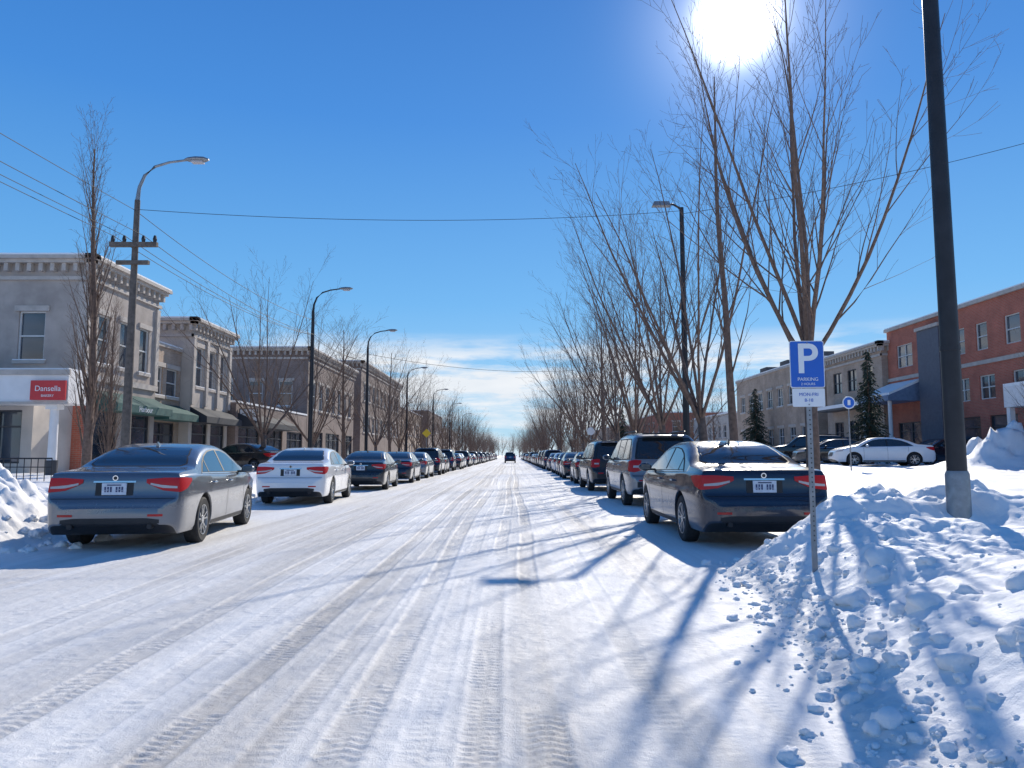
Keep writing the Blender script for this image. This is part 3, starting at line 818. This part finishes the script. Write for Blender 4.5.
tA = vase_tree(21, 3.1, 9.9, 9, 38, r0=.125, kids=(10, 5, 2), trop=.055)
tB = leader_tree(5, 10.2, .11, 20, (18, 32), .32, lean=(-.045, 0), start=.3)
tC = vase_tree(33, 2.6, 10.6, 8, 40, lean=(-.17, 0), r0=.14, kids=(10, 5, 2), trop=.03)
tD = vase_tree(44, 2.2, 9.4, 8, 48, r0=.14, kids=(11, 6, 3))
tE = leader_tree(8, 10.5, .15, 66, (10, 24), .30, start=.12, trop=.11, sub=(7, 3))
tF = leader_tree(18, 10.0, .16, 34, (28, 52), .42, start=.18, trop=.05, sub=(6, 3))

put_tree(tA, 5.25, 13.0)
put_tree(tB, 4.85, 16.0)
put_tree(tC, 5.4, 20.5, 0)
put_tree(tC, 5.6, 27, 25, 1.02)
put_tree(tD, 5.5, 33, 60, 1.12)
put_tree(tC, 5.7, 39, -20, 1.05)
put_tree(tF, 5.8, 46, 40, 1.0)
put_tree(tD, 5.7, 53, 140, 1.1)
put_tree(tC, 5.9, 60, 15, 1.05)
put_tree(tE, -12.7, 22.2, 0, 1.04)
put_tree(tE, -13.6, 25.0, 90, .6)
put_tree(tD, -12.4, 37, 10, 1.08)
put_tree(tD, -11.6, 43, 130, 1.0)
put_tree(tF, -10.6, 47, 70, .95)
put_tree(tD, -9.9, 54, 200, 1.0)
put_tree(tF, -10, 61, 0, 1.0)
put_tree(tF, 22.8, 32.0, 0, .55, .6)
far = empty('distant_trees')
rr = random.Random(9)
yy = 67
while yy < 420:
    for sx in (-1, 1):
        x = (-10 if sx < 0 else 6.2)+rr.uniform(-.6, .6)
        put_tree(rr.choice((tC, tD, tF)), x, yy+rr.uniform(-2, 2), rr.uniform(0, 360), rr.uniform(.85, 1.1), parent=far)
        if rr.random() < .7:
            x2 = x+sx*rr.uniform(5, 22)
            put_tree(rr.choice((tD, tF)), x2, yy+rr.uniform(-3, 3), rr.uniform(0, 360), rr.uniform(.75, 1.15), parent=far)
    yy += 6.5 if yy < 200 else 12
for i in range(60):
    put_tree(rr.choice((tD, tF)), rr.uniform(-60, 80), rr.uniform(380, 480), rr.uniform(0, 360), rr.uniform(1.0, 1.4), parent=far)
for i in range(12):
    put_tree(rr.choice((tD, tF)), rr.uniform(9, 30), rr.uniform(85, 150), rr.uniform(0, 360), rr.uniform(.7, .95), parent=far)

def conifer(seed, H, W):
    rng = random.Random(seed); P = Parts()
    P.tube('bark:trunk', [(0, 0, -.2), (0, 0, H*.5), (0, 0, H*.98)], [.14, .08, .015], 8)
    V, F = P.g('needles:foliage')
    nl = int(H*7)
    for i in range(nl):
        t = i/nl; z = .5+(H-.6)*t; rad = W*(1-t)**.85*rng.uniform(.8, 1.1)+.08
        nb = int(6+8*(1-t))
        for b in range(nb):
            a = rng.uniform(0, 6.28); rb = rad*rng.uniform(.6, 1.1); m = max(3, int(rb*12))
            for k in range(m):
                f = (k+rng.random())/m; x = math.cos(a)*rb*f; y = math.sin(a)*rb*f; zz = z-.35*rb*f*f+.06*f+rng.uniform(-.05, .05)
                s = rng.uniform(.06, .13); aa = a+rng.choice((-1, 1))*rng.uniform(.3, 1.2)
                n = len(V); ux, uy = math.cos(aa)*s*1.8, math.sin(aa)*s*1.8; px, py = -math.sin(aa)*s*.35, math.cos(aa)*s*.35
                V.extend([(x-px, y-py, zz), (x+ux, y+uy, zz-s*.5), (x+px, y+py, zz+.02)]); F.append((n, n+1, n+2))
                V.extend([(x, y, zz-.03), (x+ux*.9, y+uy*.9, zz-s*.9), (x, y, zz+.06)]); F.append((n+3, n+4, n+5))
    return P
for (x, y, H, W, sd) in ((20.9, 43.2, 6.9, 1.35, 1), (23.4, 71, 7.2, 1.9, 2), (12.5, 84, 6, 1.5, 3)):
    e = empty('pine_tree', (x, y, .6)); conifer(sd, H, W).emit(e)

# ------------------------------------------------------------------ buildings
def facade(P, o, d, W, z0, z1, ops, wall, frame='frame_white', rev=.16, trim=None):
    nx, ny = d[1], -d[0]
    def pt(u, v, dep=0): return (o[0]+d[0]*u-nx*dep, o[1]+d[1]*u-ny*dep, v)
    ops = [q for q in ops if q[0] > 0.02 and q[1] < W-.02]
    us = sorted({0, W, *[q[0] for q in ops], *[q[1] for q in ops]}); vs = sorted({z0, z1, *[q[2] for q in ops], *[q[3] for q in ops]})
    for a, b in zip(us[:-1], us[1:]):
        for c, e in zip(vs[:-1], vs[1:]):
            cu, cv = (a+b)/2, (c+e)/2
            if any(q[0] < cu < q[1] and q[2] < cv < q[3] for q in ops): continue
            P.poly(wall+':walls', [pt(a, c), pt(b, c), pt(b, e), pt(a, e)])
    for q in ops:
        u0, u1, v0, v1 = q[:4]; kind = q[4] if len(q) > 4 else 'win'
        P.poly(wall+':walls', [pt(u0, v0), pt(u0, v1), pt(u0, v1, rev), pt(u0, v0, rev)])
        P.poly(wall+':walls', [pt(u1, v0), pt(u1, v0, rev), pt(u1, v1, rev), pt(u1, v1)])
        P.poly(wall+':walls', [pt(u0, v1), pt(u1, v1), pt(u1, v1, rev), pt(u0, v1, rev)])
        P.poly(wall+':walls', [pt(u0, v0), pt(u0, v0, rev), pt(u1, v0, rev), pt(u1, v0)])
        P.poly('glass:window_glass', [pt(u0, v0, rev-.02), pt(u1, v0, rev-.02), pt(u1, v1, rev-.02), pt(u0, v1, rev-.02)])
        fr = frame if kind == 'win' else 'frame_dark'; k = fr+':window_frames'; f = .06; n0, n1 = -rev+.03, -rev+.09
        P.obox(k, o, d, u0, u0+f, n0, n1, v0, v1); P.obox(k, o, d, u1-f, u1, n0, n1, v0, v1)
        P.obox(k, o, d, u0+f, u1-f, n0, n1, v1-f, v1); P.obox(k, o, d, u0+f, u1-f, n0, n1, v0, v0+f)
        if kind == 'win':
            vm = (v0+v1)/2; P.obox(k, o, d, u0+f, u1-f, n0, n1-.01, vm-.03, vm+.03)
            if u1-u0 > 1.3: um = (u0+u1)/2; P.obox(k, o, d, um-.03, um+.03, n0, n1-.015, v0+f, v1-f)
            if trim:
                P.obox(trim+':sills', o, d, u0-.12, u1+.12, .002, .10, v0-.14, v0-.002)
                P.obox(trim+':lintels', o, d, u0-.15, u1+.15, .002, .07, v1+.002, v1+.22)
                P.obox('snow:snow_cap', o, d, u0-.11, u1+.11, .004, .09, v0-.0, v0+.035)
        else:
            nn = max(1, int((u1-u0)/1.3))
            for i in range(1, nn):
                um = u0+(u1-u0)*i/nn; P.obox(k, o, d, um-.035, um+.035, n0, n1-.01, v0+f, v1-f)
            P.obox(k, o, d, u0+f, u1-f, n0, n1-.015, v1-.62, v1-.56)

def cornice(P, o, d, W, z, key='trim_light', big=True):
    kk = key+':cornice'
    P.obox(kk, o, d, -.10, W+.10, .003, .10, z-.95, z-.80)
    P.obox(kk, o, d, -.30, W+.30, .003, .30, z-.30, z-.16)
    P.obox(kk, o, d, -.42, W+.42, .003, .42, z-.158, z-.02)
    P.obox('snow:snow_cap', o, d, -.40, W+.40, .0, .40, z-.018, z+.05)
    n = int(W/(.45 if big else .6))
    for i in range(n+1):
        u = W*i/n; P.obox(kk, o, d, u-.08, u+.08, .004, .24, z-.62, z-.302)

def shell(P, x0, x1, y0, y1, h, wall, south=(), street=(), side='E', frame='frame_white', trim='trim_light', corn=True, z0=0, back=True):
    W = x1-x0; D = y1-y0
    facade(P, (x0, y0), (1, 0), W, z0, h, list(south), wall, frame, trim=trim)
    if side == 'E':
        facade(P, (x1, y0), (0, 1), D, z0, h, list(street), wall, frame, trim=trim)
        P.poly(wall+':walls', [(x0, y1, z0), (x0, y0, z0), (x0, y0, h), (x0, y1, h)])
    else:
        facade(P, (x0, y1), (0, -1), D, z0, h, list(street), wall, frame, trim=trim)
        P.poly(wall+':walls', [(x1, y0, z0), (x1, y1, z0), (x1, y1, h), (x1, y0, h)])
    P.poly(wall+':walls', [(x1, y1, z0), (x0, y1, z0), (x0, y1, h), (x1, y1, h)])
    P.poly('snow:roof', [(x0, y0, h-.3), (x1, y0, h-.3), (x1, y1, h-.3), (x0, y1, h-.3)])
    if corn:
        cornice(P, (x0, y0), (1, 0), W, h)
        if side == 'E': cornice(P, (x1, y0), (0, 1), D, h-.004)
        else: cornice(P, (x0, y1), (0, -1), D, h-.004)

def rows(W, n, w, zs, m=.8):
    out = []
    for z0, z1 in zs:
        for i in range(n):
            c = m+(W-2*m)*(i+.5)/n; out.append((c-w/2, c+w/2, z0, z1))
    return out

def awning(P, o, d, u0, u1, z0, z1, key, dep=1.1):
    nx, ny = d[1], -d[0]
    def p(u, n, z): return (o[0]+d[0]*u+nx*n, o[1]+d[1]*u+ny*n, z)
    P.hexa(key+':awning', [p(u0, dep, z0-.02), p(u1, dep, z0-.02), p(u1, .01, z0-.02), p(u0, .01, z0-.02), p(u0, dep, z0+.3), p(u1, dep, z0+.3), p(u1, .01, z1), p(u0, .01, z1)])

# --- building 1
e = empty('stone_building'); P = Parts(); X1 = -16.75
sw = [(1.0, 2.05, 5.0, 6.95), (4.2, 5.25, 5.0, 6.95), (7.4, 8.45, 5.0, 6.95), (10.55, 11.6, 5.0, 6.95)]
st = rows(5.8, 3, .85, [(5.0, 7.0)], .4) + [(.4, 2.6, .9, 3.1, 'shop'), (3.1, 5.4, .7, 3.1, 'shop')]
shell(P, -30, X1, 28.8, 34.6, 9.15, 'stone', sw, st)
P.obox('trim_light:belt_course', (-30, 28.8), (1, 0), 0, 30+X1+.12, .003, .12, 4.25, 4.5)
P.obox('trim_light:belt_course', (X1, 28.8), (0, 1), 0, 5.8, .003, .12, 4.25, 4.5)
P.obox('red_brick:brick_base', (X1-1.9, 28.8), (1, 0), 0, 1.93, .003, .05, 0, 4.2)
P.obox('red_brick:brick_base', (X1, 28.8), (0, 1), 0, .38, .004, .05, 0, 3.4)
P.obox('trim_light:quoins', (X1, 28.8), (0, 1), -.08, .28, .004, .09, 4.52, 8.1)
P.obox('trim_light:quoins', (X1, 28.8), (0, 1), 5.5, 5.8, .004, .09, 4.52, 8.1)
P.obox('trim_light:quoins', (X1-.35, 28.8), (1, 0), 0, .34, .004, .09, 4.52, 8.1)
awning(P, (X1, 28.8), (0, 1), .9, 3.2, 3.1, 3.9, 'awning_green', .9); awning(P, (X1, 28.8), (0, 1), 3.3, 5.7, 3.1, 3.9, 'awning_green', .9)
P.emit(e)
text('Harbour', .34, M['sign_white'], e, (X1+.905, 32.0, 3.24), (R(90), 0, R(90)))
# --- low shop with canopy
e = empty('corner_shop'); P = Parts()
shell(P, -30, -17.1, 26.4, 28.79, 3.9, 'stone2', [(10.2, 11.2, .7, 2.9, 'shop'), (11.6, 12.5, 1.0, 2.9, 'shop'), (5.5, 8.5, 1.0, 2.9, 'shop')], [], corn=False)
P.box('white_paint:fascia', -30, -15.0, 24.9, 26.38, 3.05, 4.15)
P.box('snow:snow_cap', -30, -15.05, 24.95, 26.35, 4.152, 4.24)
P.box('trim_light:fascia_trim', -30, -14.94, 24.84, 24.9, 4.0, 4.18); P.box('trim_light:fascia_trim', -30, -14.96, 24.85, 24.9, 3.0, 3.09)
for x in (-15.6, -19.0, -22.5):
    P.tube('white_paint:columns', [(x, 25.2, 0), (x, 25.2, .9), (x, 25.2, 3.05)], [.15, .15, .13], 16)
    P.box('white_paint:columns', x-.2, x+.2, 25.0, 25.4, 2.85, 3.04); P.tube('frame_dark:column_bases', [(x, 25.2, .3), (x, 25.2, 1.12)], .19, 14)
P.box('sign_red:sign_panel', -16.2, -15.02, 24.77, 24.838, 3.14, 3.80)
P.emit(e, smooth=('white_paint:columns',))
text('Dansella', .26, M['sign_white'], e, (-15.61, 24.765, 3.52), (R(90), 0, 0))
text('BAKERY', .12, M['sign_white'], e, (-15.61, 24.765, 3.28), (R(90), 0, 0))
# --- building 2
X2 = -16.7
e = empty('stone_building'); P = Parts()
shell(P, -24, X2, 38.2, 43.4, 8.4, 'stone2', [(5.0, 6.0, 5.0, 6.8)], rows(5.2, 3, .95, [(4.9, 7.0)], .3)+[(.4, 2.4, .8, 3.0, 'shop'), (2.8, 4.8, .8, 3.0, 'shop')])
for u in (0, 1.7, 3.25, 4.9): P.obox('trim_light:pilasters', (X2, 38.2), (0, 1), u, u+.3, .004, .14, 3.9, 7.45)
awning(P, (X2, 38.2), (0, 1), .1, 5.1, 3.0, 3.8, 'awning_dark', .9)
P.emit(e)
e = empty('shop_building'); P = Parts()
shell(P, -24, -17.2, 34.62, 38.18, 6.6, 'tan_brick', [], [(.4, 1.6, 4.2, 5.6), (2.0, 3.2, 4.2, 5.6), (.4, 3.1, .7, 2.9, 'shop')], corn=False)
awning(P, (-17.2, 34.62), (0, 1), .1, 3.4, 3.0, 3.8, 'awning_green')
P.box('trim_light:coping', -24, -17.1, 34.64, 38.16, 6.6, 6.75); P.box('snow:snow_cap', -24, -17.12, 34.66, 38.14, 6.752, 6.82)
P.emit(e)
e = empty('shop_building'); P = Parts()
shell(P, -24, -16.3, 43.62, 58.7, 4.4, 'brown_brick', [(5.2, 7.2, .8, 3.0, 'shop')], [(.5, 4.2, .7, 3.0, 'shop'), (5, 9, .7, 3.0, 'shop'), (10, 14, .7, 3.0, 'shop')], corn=False)
awning(P, (-16.3, 43.62), (0, 1), .3, 9.2, 3.0, 3.8, 'awning_dark')
P.box('snow:snow_cap', -24, -16.25, 43.64, 58.68, 4.402, 4.52)
P.box('sign_white:projecting_sign', -16.2, -15.2, 44.0, 44.1, 3.3, 4.0); P.box('frame_dark:sign_frame', -16.26, -15.14, 44.03, 44.07, 3.24, 4.06)
P.emit(e)
text('CAFE', .36, M['frame_dark'], e, (-15.7, 43.99, 3.65), (R(90), 0, 0))
# --- building 3
e = empty('brick_building'); P = Parts()
shell(P, -27, -16.3, 58.8, 76, 9.9, 'brown_brick', rows(10.7, 4, 1.1, [(5.2, 7.2)], .6), rows(17.2, 7, 1.2, [(5.0, 7.2)])+[(.6, 5, .8, 3.2, 'shop'), (6, 11, .8, 3.2, 'shop'), (12, 16.6, .8, 3.2, 'shop')])
P.emit(e)
e = empty('brick_building'); P = Parts()
shell(P, -30, -16.4, 80, 108, 11.5, 'brown_brick', rows(13.6, 5, 1.2, [(3.6, 5.4), (7.2, 9.2)]), rows(28, 10, 1.3, [(3.8, 5.6), (7.3, 9.2)]), corn=True)
P.emit(e)
for (x0, x1, y0, y1, h, wl) in ((-32, -17, 112, 140, 8.5, 'tan_brick'), (-34, -16.5, 146, 175, 10, 'brown_brick'), (-34, -17, 182, 230, 8, 'stone2')):
    e = empty('brick_building'); P = Parts()
    shell(P, x0, x1, y0, y1, h, wl, rows(x1-x0, 5, 1.3, [(h-4, h-2)]), rows(y1-y0, 9, 1.3, [(1, 3), (h-4, h-2)]), corn=False)
    P.box('snow:snow_cap', x0-.1, x1+.1, y0-.1, y1+.1, h+.002, h+.15); P.emit(e)

# --- right side, red brick
e = empty('red_brick_building'); P = Parts(); HB = 9.6
stw = [(a, a+b, 7.0, 8.5) for a, b in ((1.2, 1.9), (7.6, 1.0), (9.6, 1.0), (12.0, 1.2), (15, 1.8), (19, 1.8), (23, 1.8))] + \
      [(a, a+b, 4.3, 5.6) for a, b in ((7.5, 1.3), (9.7, 1.3), (12.4, 1.5), (16.8, 1.8), (20.6, 1.8))] + [(7.4, 9.6, 1.1, 3.4, 'shop'), (10.4, 12.6, 1.1, 3.4, 'shop'), (1, 4.0, 1.1, 3.4, 'shop')]
shell(P, 25.6, 44, 24, 50, HB, 'red_brick', [], stw, side='W', frame='frame_white', trim=None, corn=False)
P.obox('trim_light:coping', (25.6, 50), (0, -1), -.1, 26.1, -.3, .15, HB, HB+.2); P.obox('snow:snow_cap', (25.6, 50), (0, -1), -.08, 26.1, -.3, .12, HB+.202, HB+.27)
P.obox('trim_light:belt_course', (25.6, 50), (0, -1), 0, 26, .003, .08, 6.2, 6.42)
P.obox('blue_cladding:stair_tower', (25.6, 50), (0, -1), 4.6, 6.9, .004, .5, 0, 8.9)
P.obox('trim_light:tower_cap', (25.6, 50), (0, -1), 4.5, 7.0, .004, .6, 8.902, 9.1)
awning(P, (25.6, 50), (0, -1), .1, 4.1, 4.7, 5.9, 'blue_metal', 2.2)
P.hexa('snow:canopy_snow', [(23.5, 49.95, 5.02), (23.5, 45.95, 5.02), (25.58, 45.95, 5.92), (25.58, 49.95, 5.92), (23.5, 49.95, 5.18), (23.5, 45.95, 5.18), (25.58, 45.95, 6.08), (25.58, 49.95, 6.08)])
for yv in (49.6, 46.3): P.tube('white_paint:canopy_posts', [(23.7, yv, 0), (23.7, yv, 4.68)], .12, 10)
P.obox('white_paint:porch', (25.6, 50), (0, -1), 14.0, 17.5, .1, 1.6, 3.6, 4.6)
P.obox('snow:snow_cap', (25.6, 50), (0, -1), 14.0, 17.5, .1, 1.6, 4.602, 4.75)
for u in (14.2, 17.3): P.obox('white_paint:porch_posts', (25.6, 50), (0, -1), u-.12, u+.12, 1.3, 1.55, 0, 3.59)
P.emit(e)
e = empty('tan_brick_building'); P = Parts()
shell(P, 25.2, 42, 50.05, 59, 9.0, 'tan_brick', rows(16.8, 5, 1.2, [(6, 7.6)]), rows(8.95, 3, 1.5, [(2.2, 3.8), (6.0, 7.6)]), side='W', frame='frame_dark', trim=None, corn=True)
P.obox('frame_dark:ledge', (25.2, 59), (0, -1), 1, 8.5, .01, 1.2, 4.6, 4.75); P.obox('snow:snow_cap', (25.2, 59), (0, -1), 1, 8.5, .01, 1.2, 4.752, 5.0); P.emit(e)
e = empty('tan_brick_building'); P = Parts()
shell(P, 25.0, 44, 61, 82, 9.2, 'tan_brick', rows(19, 5, 1.2, [(6, 7.8)]), rows(21, 7, 1.4, [(2.2, 3.8), (5.8, 7.5)]), side='W', corn=False)
P.box('trim_light:coping', 24.9, 44, 60.9, 82.1, 9.2, 9.4); P.box('snow:snow_cap', 24.92, 44, 60.92, 82.08, 9.402, 9.5)
for yv in (66, 72, 78): P.box('asphalt_roof:roof_units', 27, 29, yv, yv+2, 9.5, 10.6)
P.emit(e)
for (x0, x1, y0, y1, h, wl) in ((27, 40, 92, 110, 6.5, 'stone2'), (24, 40, 118, 150, 8.0, 'red_brick'), (22, 40, 160, 200, 7.5, 'tan_brick')):
    e = empty('town_building'); P = Parts()
    shell(P, x0, x1, y0, y1, h, wl, rows(x1-x0, 5, 1.3, [(h-3, h-1.4)]), rows(y1-y0, 7, 1.3, [(1.2, 2.8), (h-3, h-1.4)]), side='W', corn=False)
    P.box('snow:snow_cap', x0-.1, x1+.1, y0-.1, y1+.1, h+.002, h+.18); P.emit(e)

# ------------------------------------------------------------------ street furniture
def cobra_lamp(x, y, wood=False, cross=False):
    e = empty('street_lamp', (x, y, 0)); P = Parts(); k = ('wood_pole' if wood else 'steel_dark')+':pole'
    P.tube(k, [(0, 0, -.2), (0, 0, 4), (0, 0, 8.0)], [.13 if wood else .10, .10, .07], 14)
    pts = [(0, 0, 8.0), (.03, 0, 8.35), (.16, 0, 8.68), (.42, 0, 8.92), (.8, 0, 9.04), (1.25, 0, 9.10)]
    P.tube('steel_grey:arm' if wood else 'steel_dark:arm', pts, [.06, .045, .04, .036, .032, .03], 8)
    V, F = P.g('steel_grey:lamp_head'); b = len(V)
    prof = [(1.2, .03, .03), (1.3, .10, .06), (1.5, .14, .08), (1.72, .13, .07), (1.84, .04, .025)]
    for (px, wy, hz) in prof:
        for j in range(12):
            th = 2*math.pi*j/12; V.append((px, wy*math.cos(th), 9.11+hz*math.sin(th)*(1 if math.sin(th) > 0 else .7)))
    for i in range(4):
        for j in range(12): j2 = (j+1) % 12; F.append((b+i*12+j, b+i*12+j2, b+i*12+12+j2, b+i*12+12+j))
    F.append(tuple(b+j for j in range(12))); F.append(tuple(b+48+j for j in range(12)))
    P.box('lens_clear:lens', 1.4, 1.7, -.09, .09, 9.02, 9.06)
    if cross:
        P.box('wood_pole:crossarm', -.62, .62, -.14, -.03, 6.72, 6.84)
        P.box('wood_pole:crossarm', -.42, .42, -.14, -.03, 6.25, 6.35)
        for xx in (-.55, -.25, .25, .55): P.tube('trim_black:insulators', [(xx, -.085, 6.84), (xx, -.085, 6.92), (xx, -.085, 7.02)], [.04, .055, .03], 8)
    P.emit(e, smooth=('pole', k, 'steel_grey:lamp_head', 'steel_grey:arm', 'steel_dark:arm'))
cobra_lamp(-9.9, 19, True, True)
for x, y in ((-9.35, 34.3), (-9.05, 46), (-9.4, 66), (-9.4, 88), (-9.4, 112), (-9.4, 140)): cobra_lamp(x, y)

e = empty('street_lamp', (5.3, 22.5, 0)); P = Parts()
P.tube('steel_dark:pole', [(0, 0, -.2), (0, 0, 4), (0, 0, 9.0)], [.11, .09, .065], 14)
P.tube('steel_dark:arm', [(0, 0, 8.95), (-.25, 0, 9.1), (-.5, 0, 9.12)], .035, 8)
P.hexa('steel_grey:lamp_head', [(-.92, -.12, 9.04), (-.35, -.12, 9.04), (-.35, .12, 9.04), (-.92, .12, 9.04), (-.86, -.09, 9.18), (-.40, -.09, 9.18), (-.40, .09, 9.18), (-.86, .09, 9.18)])
P.emit(e, smooth=('steel_dark:pole',))

e = empty('utility_pole', (5.08, 8.5, 0)); P = Parts()
P.tube('steel_dark:pole', [(0, 0, -.1), (0, 0, 3), (0, 0, 6), (0, 0, 11)], [.108, .10, .09, .072], 24)
P.tube('steel_grey:base_sleeve', [(0, 0, -.1), (0, 0, 1.08), (0, 0, 1.12)], [.125, .125, .11], 24)
P.tube('steel_dark:bands', [(0, 0, 2.5), (0, 0, 2.56)], .109, 24)
P.emit(e, smooth=('steel_dark:pole', 'steel_grey:base_sleeve'))
e = empty('utility_pole', (20, 21, 0)); P = Parts()
P.tube('wood_pole:pole', [(0, 0, -.1), (0, 0, 12.5)], [.15, .11], 12); P.box('wood_pole:crossarm', -.8, .8, -.1, .02, 11.8, 11.92); P.emit(e)

# parking sign
e = empty('parking_sign', (2.82, 7.0, 0), R(-4)); P = Parts()
P.hexa('steel_grey:post', [(-.022, 0, .1), (.022, 0, .1), (.022, .03, .1), (-.022, .03, .1), (-.022, 0, 2.36), (.022, 0, 2.36), (.022, .03, 2.36), (-.022, .03, 2.36)])
for i in range(40): P.box('trim_black:post_holes', -.006, .006, -.0015, .0, .5+i*.045, .512+i*.045)
def rrect(P, key, x0, x1, z0, z1, y0, y1, r=.02):
    pts = []
    for cx, cz, a0 in ((x1-r, z1-r, 0), (x0+r, z1-r, 90), (x0+r, z0+r, 180), (x1-r, z0+r, 270)):
        for q in range(5): a = R(a0+q*22.5); pts.append((cx+r*math.cos(a), cz+r*math.sin(a)))
    V, F = P.g(key); b = len(V); n = len(pts)
    V.extend([(p[0], y0, p[1]) for p in pts]+[(p[0], y1, p[1]) for p in pts])
    F.append(tuple(range(b, b+n))); F.append(tuple(range(b+2*n-1, b+n-1, -1)))
    for i in range(n): i2 = (i+1) % n; F.append((b+i, b+n+i, b+n+i2, b+i2))
rrect(P, 'sign_white:upper_panel', -.170, .150, 1.935, 2.385, -.008, -.002)
rrect(P, 'sign_blue:upper_face', -.163, .143, 1.942, 2.378, -.0105, -.0085, .016)
rrect(P, 'sign_white:lower_panel', -.155, .145, 1.755, 1.928, -.008, -.002, .012)
for z in (2.362, 1.775): P.tube('steel_grey:bolts', [(-.005, -.012, z), (-.005, -.016, z)], .007, 8)
P.emit(e)
text('P', .40, M['sign_white'], e, (-.01, -.0125, 2.20), (R(90), 0, 0), .001, bold=.006)
text('PARKING', .046, M['sign_white'], e, (-.008, -.0125, 2.015), (R(90), 0, 0), .001)
text('2 HOURS', .032, M['sign_white'], e, (-.008, -.0125, 1.970), (R(90), 0, 0), .001)
text('MON-FRI', .045, M['sign_blue'], e, (-.005, -.0095, 1.87), (R(90), 0, 0), .001)
text('8-18', .045, M['sign_blue'], e, (-.005, -.0095, 1.815), (R(90), 0, 0), .001)

def small_sign(x, y, z, key, shape='round', h=2.4, name='traffic_sign', r=.3):
    e = empty(name, (x, y, z)); P = Parts()
    P.tube('steel_grey:post', [(0, 0, -.3), (0, 0, h)], .03, 8)
    if shape == 'round':
        P.tube('sign_white:rim', [(0, -.05, h-.1), (0, -.035, h-.1)], r, 24)
        P.tube(key+':face', [(0, -.058, h-.1), (0, -.052, h-.1)], r*.84, 24)
        P.box('sign_white:symbol', -r*.22, r*.22, -.066, -.059, h-.1-r*.4, h-.1+r*.4)
    else:
        P.hexa(key+':face', [(0, -.05, h-.1-r*1.2), (r*1.2, -.05, h-.1), (r*1.2, -.035, h-.1), (0, -.035, h-.1-r*1.2), (-r*1.2, -.05, h-.1), (0, -.05, h-.1+r*1.2), (0, -.035, h-.1+r*1.2), (-r*1.2, -.035, h-.1)])
    P.emit(e)
small_sign(13.9, 30.5, .6, 'sign_blue', 'round', 2.95, r=.26)
small_sign(-8.3, 72, .3, 'sign_yellow', 'box', 3.2, r=.36)
small_sign(5.0, 47, .3, 'sign_white', 'round', 2.6, r=.25)

# railing on the left pavement
e = empty('metal_railing', (-15.9, 21.5, 0)); P = Parts()
P.tube('steel_dark:rails', [(0, 0, 1.2), (2.6, 0, 1.2)], .022, 8); P.tube('steel_dark:rails', [(0, 0, .95), (2.6, 0, .95)], .015, 6)
for i in range(14): P.tube('steel_dark:bars', [(i*.2, 0, .3), (i*.2, 0, 1.2)], .012, 6)
P.emit(e)

# overhead wires
def wire(P, a, b, sag, r=.011):
    a = Vector(a); b = Vector(b); pts = []
    for i in range(25):
        t = i/24; p = a.lerp(b, t); p.z -= sag*4*t*(1-t); pts.append(tuple(p))
    P.tube('cable:wires', pts, r, 5)
e = empty('overhead_wires'); P = Parts()
for dx, z in ((-.55, 7.02), (-.25, 7.02), (.25, 7.02), (.0, 7.7)):
    wire(P, (-9.9+dx, 18.92, z), (-10.6+dx, -20, z+.6), .5, .008)
    wire(P, (-9.9+dx, 18.92, z), (-9.35+dx*.3, 34.3, z-.1 if z < 7.5 else 7.6), .35, .009)
    wire(P, (-9.35+dx*.3, 34.3, z-.1 if z < 7.5 else 7.6), (-9.05, 46, 7.2), .3, .009)
wire(P, (-9.85, 19, 7.75), (5.3, 22.5, 8.9), .30, .008)
wire(P, (5.3, 22.5, 8.8), (20, 21, 11.9), .35, .009)
wire(P, (-9.05, 46, 7.6), (5.3, 60, 8.2), .5, .012)
P.emit(e)
